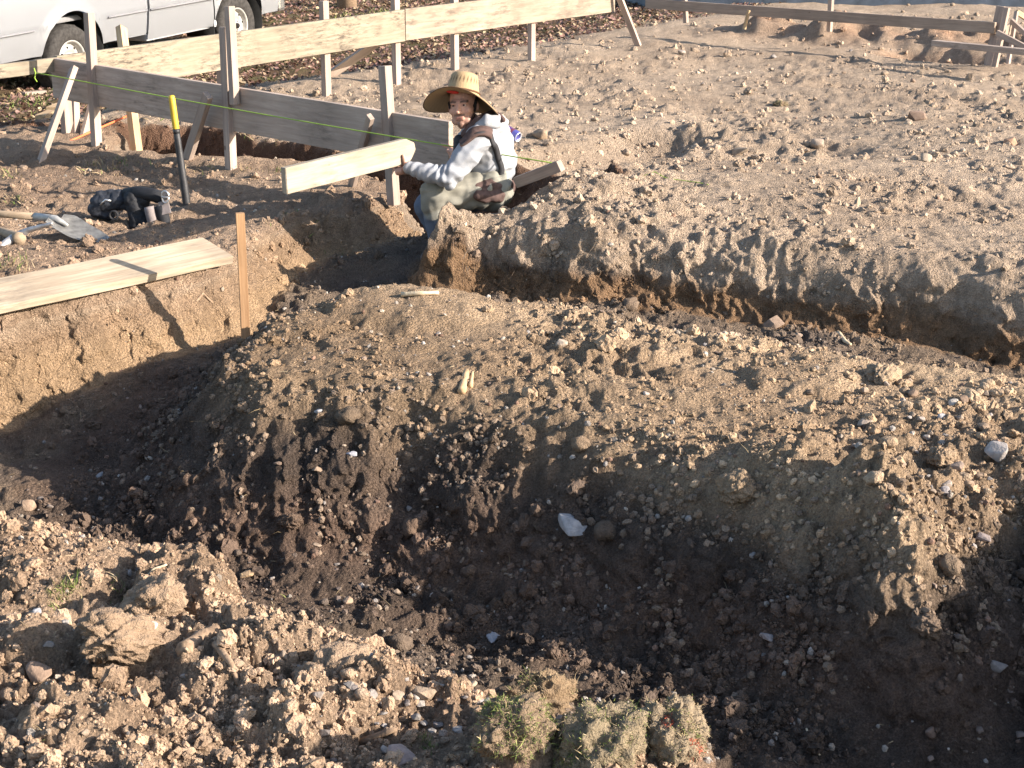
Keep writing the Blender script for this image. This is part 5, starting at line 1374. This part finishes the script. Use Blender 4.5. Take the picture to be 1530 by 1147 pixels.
cabo = loft('cab', [[(XD0 - .02, -.90, .5), (XD0 - .02, .90, .5), (XD0 - .02, .90, 1.28), (XD0 - .02, -.90, 1.28)], [(XD1, -.90, .5), (XD1, .90, .5), (XD1, .90, 1.26), (XD1, -.90, 1.26)]], PAINT)
gh = loft('roof', [[(XD0 - .02, -.88, 1.285), (XD1 - .02, -.88, 1.285), (XD1 - .02, .88, 1.285), (XD0 - .02, .88, 1.285)], [(XD0 + .12, -.72, 1.83), (XD1 - .60, -.72, 1.83), (XD1 - .60, .72, 1.83), (XD0 + .12, .72, 1.83)]], PAINT)
for s_ in (-1, 1):
    V = [(XD0 + .16, s_ * .878, 1.33), (XD1 - .16, s_ * .878, 1.33), (XD1 - .58, s_ * .748, 1.77), (XD0 + .18, s_ * .748, 1.77)]
    tl('window', mesh_py('window', V, [(0, 1, 2, 3)]), GLASS, gh)
tl('windscreen', mesh_py('windscreen', [(XD1 - .045, -.80, 1.32), (XD1 - .045, .80, 1.32), (XD1 - .565, .68, 1.80), (XD1 - .565, -.68, 1.80)], [(0, 1, 2, 3)]), GLASS, gh)
tl('rear_window', mesh_py('rear_window', [(XD0 + .005, -.74, 1.36), (XD0 + .005, .74, 1.36), (XD0 + .095, .64, 1.76), (XD0 + .095, -.64, 1.76)], [(0, 1, 2, 3)]), GLASS, gh)
tbox('rocker', XD0, XD1 + .25, -.90, .90, .41, .50, PAINT, truck, .03); tbox('chassis', -1.15, 3.85, -.55, .55, .40, .74, UNDER, truck, .03)
for s_ in (-1, 1):
    for xc in (0, WB):
        me = lathe_me('wheel_well', [(ARC - .01, -.42), (ARC - .005, .0), (ARC + .01, 0), (ARC + .01, -.42), (ARC - .01, -.42)], 48)
        co = verts_np(me); co[:, 2] = np.maximum(co[:, 2], -.12); set_verts(me, co)
        tl('wheel_well', me, UNDER, truck, Matrix.Translation((xc, s_ * .955, TR + .03)) @ Matrix.Rotation(0 if s_ > 0 else math.pi, 4, 'Z'))
# wheels: axis local Y, outer face towards -Y
tyre_p = [(.215, -.105), (.235, -.118), (.30, -.128), (.345, -.120), (.368, -.100), (.384, -.085), (.385, 0), (.384, .085), (.368, .10), (.30, .128), (.215, .105), (.215, -.105)]
tyre_me = lathe_me('tyre', tyre_p, 64)
tread = bmesh.new(); tread.from_mesh(tyre_me)
for v in tread.verts:
    r_ = math.hypot(v.co.x, v.co.z)
    if r_ > .362:
        a = math.atan2(v.co.z, v.co.x); k = int((a + math.pi) / (2 * math.pi) * 64)
        if k % 2: f = (r_ - .010) / r_; v.co.x *= f; v.co.z *= f
tread.to_mesh(tyre_me); tread.free(); tyre_me.update()
rim_p = [(.215, -.10), (.218, -.112), (.205, -.112), (.196, -.10), (.190, -.06), (.180, -.045), (.170, -.055), (.150, -.078), (.120, -.085), (.095, -.070), (.075, -.062), (.070, -.088), (.055, -.098), (.001, -.098)]
rim_me = lathe_me('rim', rim_p, 48)
hole_me = lathe_me('vent_hole', [(.001, -.003), (.013, -.003), (.013, .003), (.001, .003)], 14)
lug_me = lathe_me('lug_nut', [(.001, -.016), (.008, -.016), (.010, 0), (.001, 0)], 6)
for s_ in (-1, 1):
    for xc in (0, WB):
        Mw = TM @ Matrix.Translation((xc, s_ * .83, TR)) @ Matrix.Rotation(0 if s_ < 0 else math.pi, 4, 'Z')
        wh = empty('wheel', (0, 0, 0)); wh.parent = truck; wh.matrix_basis = world_of(truck).inverted() @ Mw
        wh.location, q_, wh.scale = (world_of(truck).inverted() @ Mw).decompose(); wh.rotation_euler = q_.to_euler()
        link('tyre', tyre_me, RUBBER, wh, Mw); link('rim', rim_me, RIMM, wh, Mw)
        if s_ < 0:
            for k in range(8):
                a = k * math.pi / 4 + .2; link('vent_hole', hole_me, UNDER, wh, Mw @ Matrix.Translation((.143 * math.cos(a), -.0805, .143 * math.sin(a))))
            for k in range(5):
                a = k * 2 * math.pi / 5; link('lug_nut', lug_me, RIMM, wh, Mw @ Matrix.Translation((.052 * math.cos(a), -.096, .052 * math.sin(a))))
            link('hub', lathe_me('hub', [(.001, -.125), (.03, -.122), (.034, -.095), (.001, -.095)], 20), UNDER, wh, Mw)
lap('truck')

# ------------------------------------------------------------------ sods, grass, roots, leaves, sticks
def blade_mesh(name, roots, dirs, lens, cols, wd=.0022, segs=2):
    n = len(roots); V = np.zeros((n, 2 * segs + 1, 3)); C_ = np.zeros((n, 2 * segs + 1, 3))
    side = np.cross(dirs, rng.normal(size=(n, 3))); side /= np.linalg.norm(side, axis=1, keepdims=True) + 1e-9
    bend = rng.normal(size=(n, 3)) * .35; bend[:, 2] -= .25
    for s_ in range(segs):
        t = s_ / segs; p = roots + dirs * lens[:, None] * t + bend * lens[:, None] * t * t
        wv = (np.asarray(wd) if np.ndim(wd) else np.full(n, wd)) * (1 - t * .4)
        V[:, 2 * s_] = p - side * wv[:, None]; V[:, 2 * s_ + 1] = p + side * wv[:, None]
    V[:, -1] = roots + dirs * lens[:, None] + bend * lens[:, None]
    C_[:] = cols[:, None, :]
    m_ = 2 * segs + 1; F = []
    base = np.arange(n) * m_
    quads = np.stack([base, base + 1, base + 3, base + 2], 1); tri = np.stack([base + 2 * segs - 2, base + 2 * segs - 1, base + 2 * segs], 1)
    me = bpy.data.meshes.new(name); me.from_pydata(V.reshape(-1, 3).tolist(), [], quads.tolist() + tri.tolist()); vcol(me, C_.reshape(-1, 3)); me.update()
    return me
GRASS = vcol_mat('grass_blades', .7, .25, .1, 100)
def grass_cols(n, green):
    a = np.array([(.085, .125, .028), (.13, .165, .045), (.20, .22, .07)]); b = np.array([(.30, .23, .135), (.24, .18, .105), (.36, .285, .18)])
    g = rng.random(n) < green
    return np.where(g[:, None], a[rng.integers(0, 3, n)], b[rng.integers(0, 3, n)]) * rng.uniform(.75, 1.2, (n, 1))
def sod(px, py, w_px, label, green, seed, tall=.8, ln=.022, n=2600, red=False, soilc=(.30, .22, .15), long=1.0, up=0):
    p = Vector(solve([(px, py)])[0]); dist = (p - Vector((0, 0, CAM_H))).length; s_ = w_px / FOC * dist * .5
    root = empty('sod_clump', p); tag(root, label, 'sod')
    me = clod_me(seed, 5, .36)
    M = Matrix.Translation(p + Vector((0, 0, s_ * (.05 * tall) + up))) @ Matrix.Rotation(seed * 1.3, 4, 'Z') @ Matrix.Diagonal((s_ * long, s_, s_ * tall / .7, 1))
    b = link('soil_block', me, CLOD, root, M); b.color = (*[v * .62 for v in soilc], 1)
    co = verts_np(me); nn = norms_np(me)
    A = np.array(M); wc = co @ A[:3, :3].T + A[:3, 3]; wn = nn @ np.linalg.inv(A[:3, :3]); wn /= np.linalg.norm(wn, axis=1, keepdims=True)
    patch = perlin(wc[:, 0] * 12, wc[:, 1] * 12 + wc[:, 2] * 9, 150 + seed)
    wgt = np.clip(wn[:, 2] + .55, 0, 1) * np.clip(.7 + patch, .15, 2); wgt /= wgt.sum()
    idx = rng.choice(len(co), n, p=wgt)
    r_ = wc[idx] + rng.normal(size=(n, 3)) * s_ * .02
    dv = wn[idx] + rng.normal(size=(n, 3)) * .7; dv[:, 2] += .25; dv /= np.linalg.norm(dv, axis=1, keepdims=True)
    gm = np.clip(green + .5 * patch[idx], 0, 1); c = grass_cols(n, gm)
    if red:
        rm_ = perlin(wc[idx, 0] * 22, wc[idx, 2] * 18 + wc[idx, 1] * 14, 160) > .46
        c = np.where(rm_[:, None], np.array([[.40, .085, .045]]) * rng.uniform(.7, 1.2, (n, 1)), c)
    t_ = link('turf', blade_mesh('turf', r_, dv, ln * .62 * rng.uniform(.3, 1.0, n) * (1 + 1.6 * (rng.random(n) < .10)), c, .0009), GRASS, root); t_['kind'] = 'stuff'
sod(768, 1096, 118, 'lumpy sod with a bright green grassy top on the near bank', .75, 3, .75, .02, 2600)
sod(812, 1056, 105, 'fibrous tan sod lump standing behind the green sod', .05, 5, .9, .02, 2600, soilc=(.34, .24, .15))
sod(905, 1125, 160, 'wide mossy sod between the green sod and the red-flecked sod', .45, 8, .8, .014, 4200, soilc=(.30, .24, .16))
sod(1000, 1112, 130, 'pale dry sod with red paint flecks on the near rim', .14, 11, 1.0, .012, 3800, True, soilc=(.33, .26, .18))
sod(740, 292, 44, 'small shaded sod with green grass on the pad edge beside the man', .8, 14, .7, .05, 500, soilc=(.22, .17, .11))
sod(1165, 157, 22, 'small tuft of green sod alone on the house pad', .9, 15, .6, .03, 200)
# loose tufts and dry fringes
R_, D_, Ln, Cc, Wd = [], [], [], [], []
def tufts(spots, n_each, spread_px, ln, green):
    P = []
    for (px, py) in spots:
        for _ in range(n_each): P.append((px + rnd.gauss(0, spread_px), py + rnd.gauss(0, spread_px * .5)))
    pts = solve(P); n = len(pts)
    d = rng.normal(size=(n, 3)) * .5; d[:, 2] = 1; d /= np.linalg.norm(d, axis=1, keepdims=True)
    R_.append(pts - np.array([0, 0, .004])); D_.append(d); Ln.append(ln * rng.uniform(.4, 1.2, n)); Cc.append(grass_cols(n, np.full(n, green)))
    Wd.append(np.hypot(pts[:, 0], pts[:, 1]) * .00030)
tufts([(95, 882), (105, 876), (85, 890)], 70, 9, .035, .75)
tufts([(175, 892), (180, 885)], 50, 6, .028, .7)
tufts([(640, 1120), (628, 1105)], 50, 8, .025, .8)
tufts([(90, 920), (95, 945)], 25, 8, .03, .5)
tufts([(235, 232), (245, 228), (300, 250), (365, 250), (420, 252), (455, 254), (180, 245), (140, 252)], 40, 14, .06, .25)
tufts([(380 + 26 * i, 199 + 1.0 * i) for i in range(11)], 32, 14, .09, .12)
tufts([(700, 262), (720, 285), (752, 268), (715, 300)], 40, 9, .07, .55)
tufts([(20, 300), (8, 262), (15, 395), (30, 400)], 40, 10, .05, .45)
tufts([(70, 145), (60, 150), (40, 152), (20, 160)], 60, 14, .06, .7)
tufts([(500 + 12 * i, 30 - 1.6 * i) for i in range(8)], 40, 6, .07, .8)
tufts([(x, 330 + 4 * rnd.random()) for x in range(400, 545, 18)], 16, 8, .03, .1)
tufts([(60, 1100), (330, 1000), (420, 900), (700, 1030)], 14, 10, .03, .3)
# scattered dry straws
P = [(rnd.uniform(0, 1530), rnd.uniform(120, 1140)) for _ in range(900)]; pts = solve(P); n = len(pts)
d = rng.normal(size=(n, 3)); d[:, 2] = rng.uniform(0, .5, n); d /= np.linalg.norm(d, axis=1, keepdims=True)
R_.append(pts + np.array([0, 0, .003])); D_.append(d); Ln.append(rng.uniform(.015, .05, n)); Cc.append(grass_cols(n, np.zeros(n))); Wd.append(np.hypot(pts[:, 0], pts[:, 1]) * .00018)
go = link('grass', blade_mesh('grass', np.concatenate(R_), np.concatenate(D_), np.concatenate(Ln), np.concatenate(Cc), np.concatenate(Wd)), GRASS)
tag(go, 'sparse green tufts and dry straws on the banks', 'grass', kind='stuff')
# hanging roots in the dark line of the pad wall
rim = [Vector((*p, 0)) for p in LAND_P[3:10]]
pts, dd, ll = [], [], []
for _ in range(1500):
    i = rnd.choices(range(len(rim) - 1), weights=[1, 1.5, 2, 2.2, 2.2, 1.2])[0]; p = rim[i].lerp(rim[i + 1], rnd.random())
    t = (rim[i + 1] - rim[i]).normalized(); nrm = Vector((t.y, -t.x, 0)); nrm = nrm if nrm.y < 0 else -nrm
    pts.append(p + nrm * rnd.uniform(.0, .09)); dd.append(nrm)
xy = np.array([(p.x, p.y) for p in pts]); z = ground_z(xy[:, 0], xy[:, 1]); ok = (z > -.06) & (z < .10); n = int(ok.sum())
d = np.array([q[:] for q in dd])[ok] * .6 + rng.normal(size=(n, 3)) * .35; d[:, 2] -= .9; d /= np.linalg.norm(d, axis=1, keepdims=True)
c = np.array([(.06, .042, .034), (.12, .085, .065), (.22, .17, .13)])[rng.integers(0, 3, n)]
ro = link('roots', blade_mesh('roots', np.concatenate([xy[ok], z[ok, None]], 1) + d * .01, d, rng.uniform(.02, .07, n), c * .7, .0013), GRASS)
tag(ro, 'fringe of dark fine roots hanging from the pad wall', 'roots', kind='stuff')
# fallen leaves
N1 = 60000
r_ = rng.uniform(12.5, 42, N1) ; t_ = np.radians(rng.uniform(-19.5, 9, N1)); x_, y_ = r_ * np.sin(t_), r_ * np.cos(t_)
u_ = (x_ - CORNER.x) * FARN.x + (y_ - CORNER.y) * FARN.y
k_ = (u_ > 1.0 + .5 * rng.random(N1)); x_, y_ = x_[k_], y_[k_]; n = len(x_)
z_ = np.concatenate([ground_z(x_[k:k + 20000], y_[k:k + 20000]) for k in range(0, n, 20000)])
a_ = rng.uniform(0, 6.28, n); sz = rng.uniform(.016, .036, n) * (.8 + np.hypot(x_, y_) * .012); ti = rng.uniform(-.8, .8, (n, 2))
e1 = np.stack([np.cos(a_), np.sin(a_), ti[:, 0]], 1) * sz[:, None]; e2 = np.stack([-np.sin(a_), np.cos(a_), ti[:, 1]], 1) * sz[:, None] * .7
c0 = np.stack([x_, y_, z_ + sz * .35], 1)
V = np.stack([c0 - e1, c0 - e2 * .9 + np.array([0, 0, .01]), c0 + e1, c0 + e2 * .9 + np.array([0, 0, .01])], 1).reshape(-1, 3)
me = bpy.data.meshes.new('leaf_litter'); b0 = np.arange(n) * 4; me.from_pydata(V.tolist(), [], np.stack([b0, b0 + 1, b0 + 2, b0 + 3], 1).tolist())
lc = np.array([(.23, .115, .085), (.17, .085, .06), (.30, .18, .11), (.26, .14, .11), (.38, .26, .15), (.12, .07, .055)])[rng.integers(0, 6, n)] * rng.uniform(1.05, 1.7, (n, 1)) * np.array([[.66, .74, .80]])
vcol(me, np.repeat(lc, 4, axis=0)); lo = link('leaf_litter', me, GRASS); tag(lo, 'reddish brown fallen leaves covering the lawn round the pickup', 'leaves', kind='stuff')
# sticks and roots lying about
BARK = simple('bark', (.27, .19, .13), .95, 0, .15, .3, 60, .6, 120); PALE = simple('pale_root', (.52, .42, .29), .9, 0, .15, .2, 60, .4, 120)
def stick(pxs, rad_px, mat, label, lift=.4, cat='stick', name='stick'):
    P = [Vector(p) for p in solve(pxs)]; s_ = (P[0] - Vector((0, 0, CAM_H))).length / FOC
    z0 = max(P[0].z, P[-1].z)
    P = [p + Vector((0, 0, rad_px * s_ * lift * 2)) for p in P]
    n = len(P); L_ = []
    for i in range(n - 1):
        for k in range(4): L_.append(P[i].lerp(P[i + 1], k / 4))
    L_.append(P[-1]); r = [rad_px * s_ * (1 - .35 * i / len(L_)) * rnd.uniform(.85, 1.1) for i in range(len(L_))]
    tag(link(name, tube_me(name, L_, r, 8), mat), label, cat)
stick([(540, 1117), (592, 1106)], 6, BARK, 'short thick brown stick on the near bank above the pinkish boulder')
stick([(208, 870), (230, 856), (250, 845)], 2.4, PALE, 'thin forked twig on the crumbling near rim')
stick([(322, 980), (345, 1000), (357, 1018)], 6, BARK, 'stubby root end beside the slanted wood slab on the near bank')
stick([(600, 440), (630, 441), (655, 440)], 4, PALE, 'pale root lying along the far edge of the mound top')
stick([(1255, 458), (1266, 452), (1275, 449)], 3.5, PALE, 'pale wood splinter stuck in the pad wall')
stick([(1205, 1090), (1213, 1115), (1225, 1130)], 2, PALE, 'thin pale twig on the near trench floor')
stick([(290, 437), (303, 433), (316, 429)], 2.2, BARK, 'pale root poking from the sunlit left bank')
stick([(690, 590), (697, 560)], 7, W_FRESH, 'thick broken wood chunk on the mound top'); stick([(703, 580), (706, 558)], 3.5, W_FRESH, 'thin wood splinter beside the broken chunk on the mound top')
stick([(360, 862), (380, 852)], 4, W_FRESH, 'ochre bark chip on the crumbling near rim')
stick([(276, 985), (300, 965), (328, 948)], 13, BARK, 'broken weathered log end jutting from the near bank', .15, 'wood', 'log_end')
# tree beyond the pickup
def tree(px, py, label):
    p = Vector(solve([(px, py)])[0]); root = empty('tree', p); tag(root, label, 'tree')
    trunk = [p + Vector((.05 * math.sin(k), .04 * math.cos(k * 1.7), -.2 + k * .9)) for k in range(7)]
    prims = []; tips = []
    bm = bmesh.new()
    segs_ = [(trunk, [.17, .14, .13, .12, .10, .08, .04])]
    for k in range(12):
        s_ = trunk[2 + k % 5] ; a = k * 2.4; L_ = rnd.uniform(1.2, 2.4)
        pts_ = [s_ + Vector((math.cos(a), math.sin(a), .75)) * (L_ * t) + Vector((rnd.gauss(0, .1), rnd.gauss(0, .1), .1)) for t in (0, .33, .66, 1)]
        pts_[0] = s_; segs_.append((pts_, [.06, .045, .03, .012])); tips += pts_[1:]
    m0 = bmesh.new()
    for pts_, rr in segs_:
        t_me = tube_me('t', pts_, rr, 10); m0.from_mesh(t_me); bpy.data.meshes.remove(t_me)
    me = bpy.data.meshes.new('trunk'); m0.to_mesh(me); m0.free(); smooth(me); link('trunk', me, BARK, root)
    n = 2200; c = np.array([t[:] for t in tips])[rng.integers(0, len(tips), n)] + rng.normal(size=(n, 3)) * .38
    d = rng.normal(size=(n, 3)); d /= np.linalg.norm(d, axis=1, keepdims=True)
    cols = np.array([(.30, .14, .07), (.36, .22, .08), (.20, .10, .06)])[rng.integers(0, 3, n)]
    link('crown', blade_mesh('crown', c, d, rng.uniform(.06, .11, n), cols, .025), GRASS, root)
tree(517, 13, 'thin autumn tree on the leafy lawn beyond the sunlit board')
# shaded driveway strip behind the pickup
dp = [at(394, 17, -.42), at(446, 13, -.42), at(446, -60, -.30), at(394, -60, -.30)]
tag(sheet('driveway', dp, simple('concrete', (.34, .36, .40), .9, 0, .3, .15, 3)), 'pale concrete strip beyond the leafy lawn', 'driveway', kind='structure')
lap('all')
